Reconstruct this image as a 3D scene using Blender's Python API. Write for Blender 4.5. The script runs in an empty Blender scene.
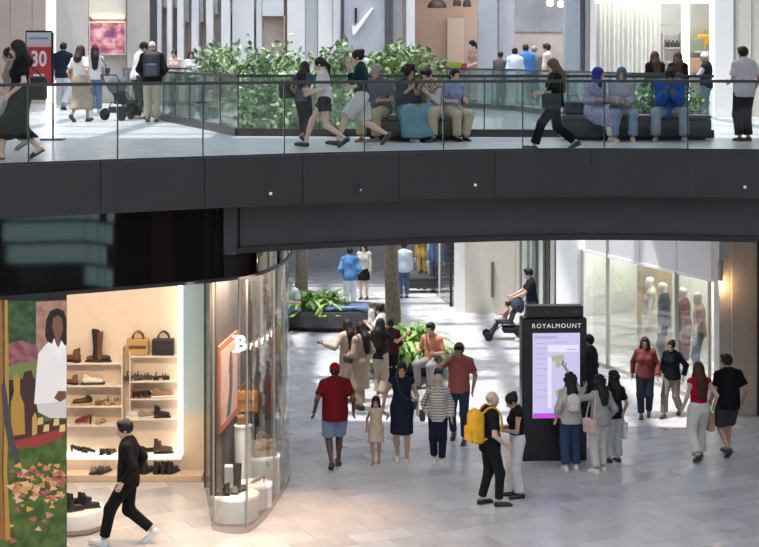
import bpy, bmesh, math, random
import numpy as np
from mathutils import Vector, Matrix
from mathutils.geometry import tessellate_polygon
random.seed(7)
rng = np.random.default_rng(7)
SC = bpy.context.scene
COL = SC.collection
PI = math.pi

# ------------------------------------------------------------------ camera
F, EYE, HZ, CX = 1600.0, 6.8, 57.0, 379.5      # focal length in pixels of the 759x547 frame, eye height, horizon row
U = EYE - 1.45                                 # upper floor level
cam = bpy.data.cameras.new('camera')
cam.sensor_width = 36.0
cam.lens = F / 759.0 * 36.0
cam.shift_y = -(273.5 - HZ) / 759.0
cam.clip_end = 300
camo = bpy.data.objects.new('camera', cam)
camo.location = (0, 0, EYE)
camo.rotation_euler = (PI / 2, 0, 0)
COL.objects.link(camo)
SC.camera = camo

# ------------------------------------------------------------------ light
W = bpy.data.worlds.new('daylight')
SC.world = W
W.use_nodes = True
wb = W.node_tree.nodes['Background']
wb.inputs[0].default_value = (0.77, 0.86, 1.0, 1)
wb.inputs[1].default_value = 4.1
sun = bpy.data.lights.new('sun', 'SUN')
sun.energy = 5.4
sun.angle = math.radians(1.2)
sun.color = (1.0, 0.955, 0.88)
suno = bpy.data.objects.new('sun', sun)
suno.rotation_euler = Vector((0.24, 0.08, -1.0)).to_track_quat('-Z', 'Y').to_euler()
COL.objects.link(suno)
SC.view_settings.view_transform = 'Standard'
SC.view_settings.look = 'None'
SC.view_settings.exposure = 0.0
SC.view_settings.gamma = 1.0
SC.view_settings.use_curve_mapping = False

def area(loc, sx, sy, power, color=(1, 0.9, 0.78), rot=(0, 0, 0)):
    l = bpy.data.lights.new('ceiling_downlight', 'AREA')
    l.shape = 'RECTANGLE'; l.size = sx; l.size_y = sy
    l.energy = power; l.color = color
    o = bpy.data.objects.new('ceiling_downlight', l)
    o.location = loc; o.rotation_euler = rot
    COL.objects.link(o)
    return o

# ------------------------------------------------------------------ pixel helpers
def at(px, py, Y):
    return Vector(((px - CX) * Y / F, Y, EYE - (py - HZ) * Y / F))
def gl(px, py):                                  # a point of the lower floor
    return at(px, py, F * EYE / (py - HZ))
def gu(px, py):                                  # a point of the upper floor
    return at(px, py, F * (EYE - U) / (py - HZ))
def sx(px, Y):
    return (px - CX) * Y / F

# ------------------------------------------------------------------ materials
MATS = {}
def mat(name, color, rough=0.6, metal=0.0, noise=0.0, nscale=8.0, bump=0.0, spec=0.5, emit=None, estr=0.0,
        color2=None, pattern=None, pscale=1.0, coat=0.0, sheen=0.0, axis='Z'):
    if name in MATS:
        return MATS[name]
    m = bpy.data.materials.new(name); m.use_nodes = True
    nt = m.node_tree; N = nt.nodes; L = nt.links
    b = N['Principled BSDF']
    c = (*color, 1.0)
    b.inputs['Base Color'].default_value = c
    b.inputs['Roughness'].default_value = rough
    b.inputs['Metallic'].default_value = metal
    b.inputs['Specular IOR Level'].default_value = spec
    b.inputs['Coat Weight'].default_value = coat
    if sheen:
        b.inputs['Sheen Weight'].default_value = sheen
    if emit:
        b.inputs['Emission Color'].default_value = (*emit, 1)
        b.inputs['Emission Strength'].default_value = estr
    tc = N.new('ShaderNodeTexCoord')
    out = None
    if pattern:
        if pattern == 'stripe':
            t = N.new('ShaderNodeTexWave'); t.wave_type = 'BANDS'; t.bands_direction = axis
            t.inputs['Scale'].default_value = pscale; t.inputs['Distortion'].default_value = 0.4
            L.new(tc.outputs['Object'], t.inputs['Vector']); fac = t.outputs['Fac']; lo, hi = 0.42, 0.58
        elif pattern == 'check':
            t = N.new('ShaderNodeTexChecker'); t.inputs['Scale'].default_value = pscale
            L.new(tc.outputs['Object'], t.inputs['Vector']); fac = t.outputs['Fac']; lo, hi = 0.4, 0.6
        elif pattern == 'spots':
            t = N.new('ShaderNodeTexVoronoi'); t.inputs['Scale'].default_value = pscale
            L.new(tc.outputs['Object'], t.inputs['Vector']); fac = t.outputs['Distance']; lo, hi = 0.25, 0.4
        else:
            t = N.new('ShaderNodeTexNoise'); t.inputs['Scale'].default_value = pscale; t.inputs['Detail'].default_value = 4
            L.new(tc.outputs['Object'], t.inputs['Vector']); fac = t.outputs['Fac']; lo, hi = 0.4, 0.6
        r = N.new('ShaderNodeValToRGB')
        r.color_ramp.elements[0].position = lo; r.color_ramp.elements[1].position = hi
        r.color_ramp.elements[0].color = c; r.color_ramp.elements[1].color = (*color2, 1)
        L.new(fac, r.inputs[0]); out = r.outputs[0]
    if noise or bump:
        n = N.new('ShaderNodeTexNoise'); n.inputs['Scale'].default_value = nscale; n.inputs['Detail'].default_value = 5
        L.new(tc.outputs['Object'], n.inputs['Vector'])
        if noise:
            mx = N.new('ShaderNodeMix'); mx.data_type = 'RGBA'; mx.blend_type = 'MULTIPLY'
            mr = N.new('ShaderNodeMapRange')
            mr.inputs['From Min'].default_value = 0.3; mr.inputs['From Max'].default_value = 0.7
            mr.inputs['To Min'].default_value = 1 - noise; mr.inputs['To Max'].default_value = 1 + noise
            L.new(n.outputs['Fac'], mr.inputs['Value'])
            cb = N.new('ShaderNodeCombineColor')
            for i in range(3): L.new(mr.outputs[0], cb.inputs[i])
            mx.inputs['Factor'].default_value = 1
            if out: L.new(out, mx.inputs['A'])
            else: mx.inputs['A'].default_value = c
            L.new(cb.outputs[0], mx.inputs['B'])
            out = mx.outputs['Result']
        if bump:
            bp = N.new('ShaderNodeBump'); bp.inputs['Strength'].default_value = bump; bp.inputs['Distance'].default_value = 0.02
            L.new(n.outputs['Fac'], bp.inputs['Height']); L.new(bp.outputs[0], b.inputs['Normal'])
    if out:
        L.new(out, b.inputs['Base Color'])
    MATS[name] = m
    return m

def glass(name, tint, refl=1.0, rough=0.02, ior=1.5, haze=None, hz=0.0):
    if name in MATS: return MATS[name]
    m = bpy.data.materials.new(name); m.use_nodes = True
    nt = m.node_tree; N = nt.nodes; L = nt.links
    N.remove(N['Principled BSDF'])
    tr = N.new('ShaderNodeBsdfTransparent'); tr.inputs[0].default_value = (*tint, 1)
    g = N.new('ShaderNodeBsdfGlossy'); g.inputs['Roughness'].default_value = rough
    fr = N.new('ShaderNodeFresnel'); fr.inputs[0].default_value = ior
    mu = N.new('ShaderNodeMath'); mu.operation = 'MULTIPLY'; mu.inputs[1].default_value = refl
    mu.use_clamp = True
    mx = N.new('ShaderNodeMixShader')
    L.new(fr.outputs[0], mu.inputs[0]); L.new(mu.outputs[0], mx.inputs[0])
    L.new(tr.outputs[0], mx.inputs[1]); L.new(g.outputs[0], mx.inputs[2])
    last = mx.outputs[0]
    if haze:                                   # pale diffuse colour mixed in to imitate a glow on the glass
        df = N.new('ShaderNodeBsdfDiffuse'); df.inputs[0].default_value = (*haze, 1)
        m2 = N.new('ShaderNodeMixShader'); m2.inputs[0].default_value = hz
        L.new(last, m2.inputs[1]); L.new(df.outputs[0], m2.inputs[2]); last = m2.outputs[0]
    L.new(last, N['Material Output'].inputs[0])
    MATS[name] = m
    return m

def tile_material(name, base, var, rough):
    m = bpy.data.materials.new(name); m.use_nodes = True
    nt = m.node_tree; N = nt.nodes; L = nt.links; b = N['Principled BSDF']
    geo = N.new('ShaderNodeNewGeometry'); oi = N.new('ShaderNodeObjectInfo')
    ad = N.new('ShaderNodeMath'); ad.operation = 'ADD'
    L.new(geo.outputs['Random Per Island'], ad.inputs[0]); L.new(oi.outputs['Random'], ad.inputs[1])
    fr = N.new('ShaderNodeMath'); fr.operation = 'FRACT'; L.new(ad.outputs[0], fr.inputs[0])
    n = N.new('ShaderNodeTexNoise'); n.inputs['Scale'].default_value = 2.2; n.inputs['Detail'].default_value = 7
    L.new(geo.outputs['Position'], n.inputs['Vector'])
    r = N.new('ShaderNodeMapRange'); r.inputs['To Min'].default_value = 1 - var; r.inputs['To Max'].default_value = 1 + var
    L.new(fr.outputs[0], r.inputs['Value'])
    r2 = N.new('ShaderNodeMapRange'); r2.inputs['From Min'].default_value = .3; r2.inputs['From Max'].default_value = .7
    r2.inputs['To Min'].default_value = .9; r2.inputs['To Max'].default_value = 1.08
    L.new(n.outputs['Fac'], r2.inputs['Value'])
    mu = N.new('ShaderNodeMath'); mu.operation = 'MULTIPLY'; L.new(r.outputs[0], mu.inputs[0]); L.new(r2.outputs[0], mu.inputs[1])
    vm = N.new('ShaderNodeVectorMath'); vm.operation = 'SCALE'; vm.inputs[0].default_value = base
    L.new(mu.outputs[0], vm.inputs['Scale']); L.new(vm.outputs[0], b.inputs['Base Color'])
    rr = N.new('ShaderNodeMapRange'); rr.inputs['To Min'].default_value = rough - .07; rr.inputs['To Max'].default_value = rough + .08
    L.new(fr.outputs[0], rr.inputs['Value']); L.new(rr.outputs[0], b.inputs['Roughness'])
    MATS[name] = m
    return m

# ------------------------------------------------------------------ object helpers
def link_mesh(name, me, parent=None, kind=None):
    o = bpy.data.objects.new(name, me); COL.objects.link(o)
    if parent: o.parent = parent
    if kind: o['kind'] = kind
    return o
def tag(o, label, cat, group=None, kind=None):
    o['label'] = label; o['category'] = cat
    if group: o['group'] = group
    if kind: o['kind'] = kind
    return o
def thing(name, label, cat, loc=(0, 0, 0), rz=0, group=None):
    o = bpy.data.objects.new(name, None); COL.objects.link(o)
    o.empty_display_size = 0.1
    o.location = loc; o.rotation_euler = (0, 0, rz)
    return tag(o, label, cat, group)
def holder(name, kind='structure'):
    o = bpy.data.objects.new(name, None); COL.objects.link(o); o['kind'] = kind; return o

class MB:
    """collects simple shapes into one mesh"""
    def __init__(s): s.v = []; s.f = []; s.mi = []; s.cur = 0
    def add(s, vs, fs):
        o = len(s.v); s.v += [tuple(p) for p in vs]
        for f in fs: s.f.append([i + o for i in f]); s.mi.append(s.cur)
        return s
    def box(s, x0, x1, y0, y1, z0, z1, b=0.0, M=None):
        if b <= 0 or min(x1 - x0, y1 - y0, z1 - z0) < 2.2 * b:
            vs = [(x, y, z) for z in (z0, z1) for y in (y0, y1) for x in (x0, x1)]
            fs = [(0, 2, 3, 1), (4, 5, 7, 6), (0, 1, 5, 4), (2, 6, 7, 3), (0, 4, 6, 2), (1, 3, 7, 5)]
        else:                                   # chamfered in plan and on top
            def ring(i, z): return [(x0 + i, y0 + b, z), (x0 + b, y0 + i, z), (x1 - b, y0 + i, z), (x1 - i, y0 + b, z),
                                    (x1 - i, y1 - b, z), (x1 - b, y1 - i, z), (x0 + b, y1 - i, z), (x0 + i, y1 - b, z)]
            vs = ring(b * .6, z0) + ring(0, z0 + b) + ring(0, z1 - b) + ring(b * .6, z1)
            fs = [tuple(range(7, -1, -1)), tuple(range(24, 32))]
            for k in range(3):
                for i in range(8):
                    j = (i + 1) % 8
                    fs.append((k * 8 + i, k * 8 + j, k * 8 + 8 + j, k * 8 + 8 + i))
        if M is not None: vs = [M @ Vector(p) for p in vs]
        return s.add(vs, fs)
    def tube(s, pts, r, n=8, closed=False, cap=True):
        pts = [Vector(p) for p in pts]; m = len(pts)
        rs = r if isinstance(r, (list, tuple)) else [r] * m
        vs = []; fs = []
        up = None
        for i, p in enumerate(pts):
            a = pts[(i - 1) % m] if closed or i > 0 else p
            c = pts[(i + 1) % m] if closed or i < m - 1 else p
            t = (c - a).normalized()
            if up is None:
                up = Vector((0, 0, 1)) if abs(t.z) < .9 else Vector((1, 0, 0))
            e1 = t.cross(up)
            if e1.length < 1e-5: e1 = t.cross(Vector((0, 1, 0.3)))
            e1.normalize(); e2 = t.cross(e1); up = -e2 if False else up - t * up.dot(t)
            if up.length < 1e-4: up = e2
            for k in range(n):
                q = 2 * PI * k / n
                vs.append(p + (e1 * math.cos(q) + e2 * math.sin(q)) * rs[i])
        for i in range(m if closed else m - 1):
            j = (i + 1) % m
            for k in range(n):
                l = (k + 1) % n
                fs.append((i * n + k, i * n + l, j * n + l, j * n + k))
        if cap and not closed:
            fs.append(tuple(range(n - 1, -1, -1))); fs.append(tuple((m - 1) * n + k for k in range(n)))
        return s.add(vs, fs)
    def lathe(s, prof, n=24, c=(0, 0, 0), rx=1.0, ry=1.0):
        vs = []; fs = []
        for r, z in prof:
            for k in range(n):
                q = 2 * PI * k / n
                vs.append((c[0] + r * rx * math.cos(q), c[1] + r * ry * math.sin(q), c[2] + z))
        for i in range(len(prof) - 1):
            for k in range(n):
                l = (k + 1) % n
                fs.append((i * n + k, i * n + l, i * n + n + l, i * n + n + k))
        fs.append(tuple(range(n - 1, -1, -1))); fs.append(tuple((len(prof) - 1) * n + k for k in range(n)))
        return s.add(vs, fs)
    def prism(s, poly, z0, z1, M=None):
        n = len(poly)
        vs = [Vector((p[0], p[1], z0)) for p in poly] + [Vector((p[0], p[1], z1)) for p in poly]
        if M is not None: vs = [M @ p for p in vs]
        fs = [(i, (i + 1) % n, n + (i + 1) % n, n + i) for i in range(n)]
        tri = tessellate_polygon([[Vector((p[0], p[1], 0)) for p in poly]])
        for t in tri:
            fs.append((t[0], t[1], t[2])); fs.append((t[0] + n, t[2] + n, t[1] + n))
        return s.add(vs, fs)
    def strip(s, path, off, z0, z1):
        """a wall standing on a plan path, with a thickness given by the offset path"""
        n = len(path)
        a = [(p[0], p[1]) for p in path]; b = [(p[0], p[1]) for p in off]
        vs = [(*p, z0) for p in a] + [(*p, z1) for p in a] + [(*p, z0) for p in b] + [(*p, z1) for p in b]
        fs = []
        for i in range(n - 1):
            fs += [(i, i + 1, n + i + 1, n + i), (2 * n + i, 3 * n + i, 3 * n + i + 1, 2 * n + i + 1),
                   (n + i, n + i + 1, 3 * n + i + 1, 3 * n + i), (i, 2 * n + i, 2 * n + i + 1, i + 1)]
        fs += [(0, n, 3 * n, 2 * n), (n - 1, 3 * n - 1, 4 * n - 1, 2 * n - 1)]
        return s.add(vs, fs)
    def mesh(s, name, mats, smooth=False):
        me = bpy.data.meshes.new(name); me.from_pydata(s.v, [], s.f)
        if not isinstance(mats, (list, tuple)): mats = [mats]
        for m in mats: me.materials.append(m)
        if len(mats) > 1: me.polygons.foreach_set('material_index', s.mi)
        bm = bmesh.new(); bm.from_mesh(me); bmesh.ops.recalc_face_normals(bm, faces=bm.faces); bm.to_mesh(me); bm.free()
        if smooth:
            me.polygons.foreach_set('use_smooth', [True] * len(me.polygons))
            try: me.set_sharp_from_angle(angle=math.radians(40))
            except Exception: pass
        me.update()
        return me
    def build(s, name, mats, parent=None, kind=None, smooth=False, loc=None, rz=None):
        o = link_mesh(name, s.mesh(name, mats, smooth), parent, kind)
        if loc is not None: o.location = loc
        if rz is not None: o.rotation_euler = (0, 0, rz)
        return o

def text_mesh(body, size, depth, m, name='lettering', parent=None, bold=0.0, shear=0.0, align='CENTER', spacing=1.0):
    cu = bpy.data.curves.new(name, 'FONT'); cu.body = body; cu.size = size; cu.extrude = depth; cu.offset = bold
    cu.shear = shear; cu.align_x = align; cu.align_y = 'CENTER'; cu.space_character = spacing; cu.resolution_u = 3
    t = bpy.data.objects.new(name, cu); COL.objects.link(t)
    bpy.context.view_layer.update()
    me = bpy.data.meshes.new_from_object(t.evaluated_get(bpy.context.evaluated_depsgraph_get()))
    bpy.data.objects.remove(t)
    me.materials.clear(); me.materials.append(m)
    return link_mesh(name, me, parent)

def catmull(pts, n=12):
    pts = [Vector((*p, 0)) if len(p) == 2 else Vector(p) for p in pts]
    P = [pts[0] * 2 - pts[1]] + pts + [pts[-1] * 2 - pts[-2]]
    out = []
    for i in range(1, len(P) - 2):
        for k in range(n):
            t = k / n; a, b, c, d = P[i - 1], P[i], P[i + 1], P[i + 2]
            out.append(.5 * ((2 * b) + (c - a) * t + (2 * a - 5 * b + 4 * c - d) * t * t + (3 * b - a - 3 * c + d) * t ** 3))
    out.append(pts[-1]); return out
def offset(path, d):
    """shift a plan path sideways (to the left of its direction for d > 0)"""
    out = []
    for i, p in enumerate(path):
        a = path[max(i - 1, 0)]; b = path[min(i + 1, len(path) - 1)]
        t = Vector((b[0] - a[0], b[1] - a[1], 0)).normalized()
        out.append(Vector((p[0] - t.y * d, p[1] + t.x * d, 0)))
    return out
# ------------------------------------------------------------------ palette
M_plaster = mat('plaster_white', (.80, .79, .77), .7, noise=.04, nscale=3)
M_cream = mat('cream_stone', (.74, .68, .58), .55, noise=.05, nscale=4)
M_fascia = mat('fascia_charcoal', (.020, .020, .0225), .45, noise=.10, nscale=1.5)
M_beam = mat('beam_charcoal', (.030, .033, .039), .36, noise=.08, nscale=1.2)
M_black = mat('black_metal', (.014, .014, .016), .4)
M_gloss = mat('black_gloss_panel', (.004, .0035, .0035), .04, spec=.45, noise=.1)
M_rail = mat('rail_metal', (.06, .065, .07), .35, metal=.6)
M_glassb = glass('balustrade_glass', (.965, .988, .983), .5)
M_glassi = glass('inner_glass', (.92, .97, .96), .7, haze=(.42, .62, .58), hz=.035)
M_glasss = glass('shop_glass', (.97, .985, .98), .55)
M_edge = mat('glass_edge', (.03, .06, .055), .2)
M_white = mat('white_lacquer', (.85, .84, .82), .35)
M_light = mat('light_strip', (1, 1, 1), .5, emit=(1, .97, .92), estr=2.6)
M_warm = mat('warm_light', (1, .9, .7), .5, emit=(1, .70, .36), estr=9)
M_tile = tile_material('stone_tile', (.505, .495, .515), .06, .25)
M_grout = mat('grout', (.36, .34, .33), .8, noise=.1)
M_ufloor = tile_material('upper_stone', (.47, .475, .49), .04, .2)
M_ceil = mat('ceiling_white', (.75, .75, .75), .8, noise=.03)

# ------------------------------------------------------------------ plan of the bridge edge and of the second opening
EDGE = catmull([(-11, 15.8), (-7.7, 18.9), (-4.96, 20.9), (-2.64, 22.3), (-.14, 23.55), (2.75, 24.35), (5.7, 24.05), (8.8, 22.9), (12, 20.4), (15.5, 16.5)], 10)
VOID = [(-2.6, 29.4), (4.9, 28.75), (5.25, 33), (3.7, 43), (2.0, 47.5), (-7.6, 47.5), (-4.95, 36.6)]
def resample(path, step):
    out = [path[0]]; acc = 0
    for a, b in zip(path[:-1], path[1:]):
        d = (b - a).length; t = step - acc
        while t <= d:
            out.append(a + (b - a) * (t / d)); t += step
        acc = (acc + d) % step if t > d else 0
        acc = d - (t - step)
    return out

def slab(name, outer, holes, z0, z1, m, kind='structure'):
    loops = [outer] + holes
    L3 = [[Vector((p[0], p[1], 0)) for p in lp] for lp in loops]
    tri = tessellate_polygon(L3)
    flat = [p for lp in L3 for p in lp]; n = len(flat)
    mb = MB(); vs = [(p.x, p.y, z0) for p in flat] + [(p.x, p.y, z1) for p in flat]; fs = []
    for t in tri: fs += [tuple(t), tuple(i + n for i in t)]
    o = 0
    for lp in L3:
        k = len(lp)
        for i in range(k):
            a, b = o + i, o + (i + 1) % k
            fs.append((a, b, b + n, a + n))
        o += k
    mb.add(vs, fs)
    return mb.build(name, m, kind=kind)

# upper floor slab with the second opening
outer = [(p.x, p.y) for p in EDGE] + [(15.5, 62), (-15.5, 62), (-15.5, 15.8)]
us = slab('floor_upper', outer, [VOID], 4.69, U, M_ufloor)
us['label'] = 'pale polished stone floor of the upper level'; 

# charcoal fascia: separate panels along the curve
fz = holder('trim_1')
pts = resample(EDGE, 1.52)
fine = resample(EDGE, .19)[1:]
for i in range(0, len(fine) - 8, 8):
    seg = fine[i:i + 9]
    g = [seg[0] + (seg[1] - seg[0]) * .03] + seg[1:-1] + [seg[-1] + (seg[-2] - seg[-1]) * .03]
    MB().strip(offset(g, -.045), offset(g, -.005), 4.68, U + .035).build('fascia_panel', M_fascia, fz)
def edge_at(px):
    k = (px - CX) / F
    for a, b in zip(EDGE[:-1], EDGE[1:]):
        f0, f1 = a.x - k * a.y, b.x - k * b.y
        if f0 * f1 <= 0: return a + (b - a) * (f0 / (f0 - f1))
for px, py in ((271, 193.5), (360, 189.5), (475, 185), (744, 187)):
    q = edge_at(px); lb = MB(); lb.lathe([(.022, -.03), (.024, .015), (.012, .03)], 10)
    lo = lb.build('fascia_lamp', mat('fascia_lamp', (.9, .9, .9), .3), fz); lo.rotation_euler = (PI / 2, 0, 0); lo.location = (q.x, q.y - .06, EYE - (py - HZ) * (q.y - .05) / F)
q = edge_at(356); lb = MB(); lb.lathe([(.075, -.02), (.08, .0), (.07, .012)], 16); lo = lb.build('fascia_cap', M_black, fz); lo.rotation_euler = (PI / 2, 0, 0); lo.location = (q.x, q.y - .055, EYE - (187.5 - HZ) * (q.y - .05) / F)
# recessed lower beam with a bottom lip
bp = [p for p in offset(EDGE, .34) if p.x > sx(219, 22.6)]
bm_ = MB().strip(bp, offset(bp, .4), 4.06, 4.70)
bm_.build('trim_2', M_beam, kind='structure')
MB().strip(offset(bp, -.07), offset(bp, .4), 3.98, 4.06).build('trim_3', M_black, kind='structure')
e0 = bp[0]
MB().box(e0.x - .16, e0.x + .05, e0.y - .18, e0.y + .4, 3.98, 4.69, .02).build('trim_4', M_beam, kind='structure')

# glass balustrade along the bridge edge
bal = thing('glass_balustrade', 'curved clear glass balustrade with dark handrail along the bridge edge', 'balustrade', (0, 0, 0))
gp = offset(EDGE, .06)
fine = resample(gp, .1575)[5:]
for i in range(0, len(fine) - 8, 8):
    seg = fine[i:i + 9]
    q = [seg[0] + (seg[1] - seg[0]) * .06] + seg[1:-1] + [seg[-1] + (seg[-2] - seg[-1]) * .06]
    MB().strip(q, offset(q, .018), U, U + 1.08).build('pane', M_glassb, bal)
    if -9 < seg[0].x < 9:
        d = MB(); d.box(seg[0].x - .008, seg[0].x + .008, seg[0].y - .002, seg[0].y + .02, U, U + 1.07)
        d.build('joint', M_edge, bal)
MB().strip(offset(gp, -.02), offset(gp, .04), U + 1.06, U + 1.105).build('handrail', M_rail, bal)
MB().strip(offset(gp, -.03), offset(gp, .045), U - .0, U + .06).build('base_channel', M_rail, bal)

# inner balustrade round the second opening
def balustrade(name, label, path, step, h=1.1, m=None, skip=()):
    t = thing(name, label, 'balustrade')
    for k, (a, b) in enumerate(zip(path[:-1], path[1:])):
        if k in skip: continue
        a = Vector((*a, 0)); b = Vector((*b, 0)); d = b - a; n = max(1, round(d.length / step))
        for i in range(n):
            p, q = a + d * (i / n), a + d * ((i + 1) / n); e = (q - p).normalized() * .01
            MB().strip([p + e, q - e], offset([p + e, q - e], .02), U + .12, U + h).build('pane', m or M_glassi, t)
            MB().box(p.x - .01, p.x + .01, p.y - .012, p.y + .012, U + .1, U + h).build('joint', M_edge, t)
        MB().strip(offset([a, b], -.03), offset([a, b], .035), U + h - .02, U + h + .03).build('handrail', M_rail, t)
        MB().strip(offset([a, b], -.06), offset([a, b], .06), U, U + .14).build('base_channel', M_black, t)
    return t
V = VOID
balustrade('glass_balustrade', 'green tinted glass balustrade behind the benches, round the planted opening', [V[0], V[1], (5.99, 28.66)], 1.5)
balustrade('glass_balustrade', 'slanting glass balustrade running back from the leafy corner of the opening', [V[5], V[6], V[0]], 1.5)
balustrade('glass_balustrade', 'far glass balustrade across the opening, below the shop windows', [(5.99, 31.6), V[2], V[3], V[4], V[5]], 1.6)

# ------------------------------------------------------------------ lower floor and its tiles
floor = MB().box(-15.5, 15.5, -5, 64, -.3, -.006).build('floor', M_grout, kind='structure')
ang = math.radians(27); ca, sa = math.cos(ang), math.sin(ang)
TL, TW, GP = .90, .45, .008
tb = MB()
def tile_shape(mb, M=None):
    a, b, c = TL / 2 - GP / 2, TW / 2 - GP / 2, .004
    vs = [Vector((x * a, y * b, -.02)) for x, y in ((-1, -1), (1, -1), (1, 1), (-1, 1))]
    vs += [Vector((x * a, y * b, -c)) for x, y in ((-1, -1), (1, -1), (1, 1), (-1, 1))]
    vs += [Vector((x * (a - c), y * (b - c), 0)) for x, y in ((-1, -1), (1, -1), (1, 1), (-1, 1))]
    fs = [(8, 9, 10, 11)] + [(k + i, k + (i + 1) % 4, k + 4 + (i + 1) % 4, k + 4 + i) for k in (0, 4) for i in range(4)]
    if M is not None: vs = [M @ v for v in vs]
    mb.add(vs, fs)
cells = []
for r in range(-80, 160):
    for c in range(-80, 120):
        u, v = c * TL + (r % 2) * TL / 2, r * TW
        x, y = u * ca - v * sa, u * sa + v * ca
        if -10 < x < 10 and 17 < y < 60: cells.append((y, x))
seen = [c for c in cells if c[0] > 21.6 and abs(c[1] / c[0]) < .245 and not (c[1] < -2.2 and c[0] > 23.5)]
seen.sort()
near = set(seen[:300])
one = MB(); tile_shape(one); tile_me = one.mesh('floor_tile', M_tile)
for y, x in seen[:300]:
    o = link_mesh('floor_tile', tile_me, floor); o.location = (x, y, 0); o.rotation_euler = (0, 0, ang)
for y, x in cells:
    if (y, x) not in near:
        tile_shape(tb, Matrix.Translation((x, y, 0)) @ Matrix.Rotation(ang, 4, 'Z'))
tb.build('floor_tiling', M_tile, floor, kind='stuff')

# ------------------------------------------------------------------ enclosure: side walls, wall behind the viewer, skylight roof
MB().box(-15.8, -15.5, -5, 62, -.3, 13).build('wall_left', M_cream, kind='structure')
MB().box(15.5, 15.8, -5, 62, -.3, 13).build('wall_right', M_cream, kind='structure')
MB().box(-15.5, 15.5, -5.3, -5, -.3, 13).build('wall_front', mat('dark_wall', (.035, .03, .028), .7), kind='structure')  # unseen wall, darkened so that the glossy bulkhead reflects little light
MB().box(-15.5, 15.5, 62, 62.3, -.3, 13).build('wall_back', M_cream, kind='structure')
slab('ceiling', [(-15.8, -5.3), (15.8, -5.3), (15.8, 62.3), (-15.8, 62.3)],
     [[(-13, -2), (13, -2), (13, 17), (-13, 17)], [(-11, 28), (8, 28), (8, 52), (-11, 52)]], 13, 13.5, M_ceil)
rf = MB()
for k in range(9):
    x = -9 + k * 2.15
    rf.box(x - .14, x + .14, 28, 52, 12.7, 13.3); rf.box(x - .14, x + .14, -2, 17, 12.7, 13.3)
for k in range(7):
    y = 29.5 + k * 3.4
    rf.box(-11, 8, y - .16, y + .16, 12.6, 13.2)
    rf.box(-13, 13, y - 29.5 - .16, y - 29.5 + .16, 12.6, 13.2) if k < 5 else None
rf.build('trim_5', mat('roof_steel', (.6, .6, .6), .5), kind='structure')
wfp = holder('wall_front_reflected')  # panels out of view, added to vary the bulkhead reflection
for k in range(14):
    x = -14.5 + k * 2.1
    MB().box(x, x + 1.1, -4.95, -4.6, 0, 4.6 + (k % 3) * 2).build('wall_panel', mat('bronze_panel%d' % (k % 3), ((.10, .05, .03), (.02, .02, .02), (.16, .15, .15))[k % 3], .5, noise=.1), wfp)
wrp = holder('wall_right_reflected')  # unseen dark panels, added to keep the bulkhead reflection black
for k in range(16):
    y = -4.6 + k * 1.5
    MB().box(15.2, 15.5, y, y + 1.42, 0, 4.6).build('wall_panel', mat('bronze_panel%d' % (k % 2), ((.10, .05, .03), (.02, .02, .02))[k % 2], .5, noise=.1), wrp)
M_reflglow = mat('reflection_glow', (.3, .5, .5), .4, emit=(.55, .80, .82), estr=2.4)  # unseen glowing panes, added to show as reflections in the glossy bulkhead
for k in range(4):
    for j in range(4):
        if (k * 3 + j * 5) % 7 == 0: continue
        y = 6.2 + k * .62 + (j % 2) * .12
        MB().box(15.12, 15.2, y, y + .52, .35 + j * .62, .35 + j * .62 + .5).build('reflection_pane', M_reflglow, wrp)
for k in range(9):  # warm globes out of view, added as sparkle in the bulkhead reflection
    MB().lathe([(.01, -.05), (.05, -.03), (.06, 0), (.05, .03), (.01, .05)], 10, (15.0, 2.4 + (k * .37) % 1.5, 1.2 + (k * .53) % 1.3)).build('reflection_globe', M_warm, wrp)
# gallery opposite, where the viewer stands
slab('floor_gallery', [(-15.5, -5), (15.5, -5), (15.5, .5), (8, 1.2), (-8, 1.2), (-15.5, .5)], [], 4.7, U - .2, M_ufloor)

# ------------------------------------------------------------------ upper level, shopfronts at the back
BY = 50.0
M_pink = mat('blush_panel', (.52, .41, .36), .6, noise=.05, nscale=2)
M_taupe = mat('taupe_panel', (.46, .42, .38), .6, noise=.05, nscale=2)
M_fin = mat('white_fin', (.68, .665, .665), .5)
M_lilac = mat('lilac_plaster', (.40, .395, .44), .6, noise=.12, nscale=1.4)
M_dkcol = mat('dark_column', (.07, .07, .075), .45)
wb_ = holder('wall_back_upper')
def wpan(px0, px1, m, Y=BY, z0=None, z1=9.6, py0=None, py1=None, th=.3, name='wall_panel', parent=None):
    zz0 = U if py1 is None else at(0, py1, Y).z
    zz1 = z1 if py0 is None else at(0, py0, Y).z
    return MB().box(sx(px0, Y) + .006, sx(px1, Y) - .006, Y, Y + th, zz0, zz1, .01).build(name, m, parent or wb_)
for a, b, m in ((-110, -60, M_pink), (-60, -25, M_pink), (-25, 10, M_pink), (10, 32, M_pink), (32, 46, M_pink)): wpan(a, b, m)
wpan(46, 55.5, M_light, Y=BY + .1, th=.1, name='light_strip')
wpan(55.5, 88.5, mat('greige_panel', (.56, .52, .47), .6, noise=.04))
wpan(88.5, 126, mat('pale_shop_fascia', (.80, .72, .62), .5, noise=.04), py1=17)
wpan(92, 124, M_warm, Y=BY - .05, py0=17.2, py1=18.6, th=.05, name='light_strip')
wpan(88.5, 127, M_taupe, py0=18.6, Y=BY + .3, th=.1)
wpan(127, 149.5, M_taupe, Y=BY - .4); wpan(149.5, 157, M_dkcol, Y=BY - .2)
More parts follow.
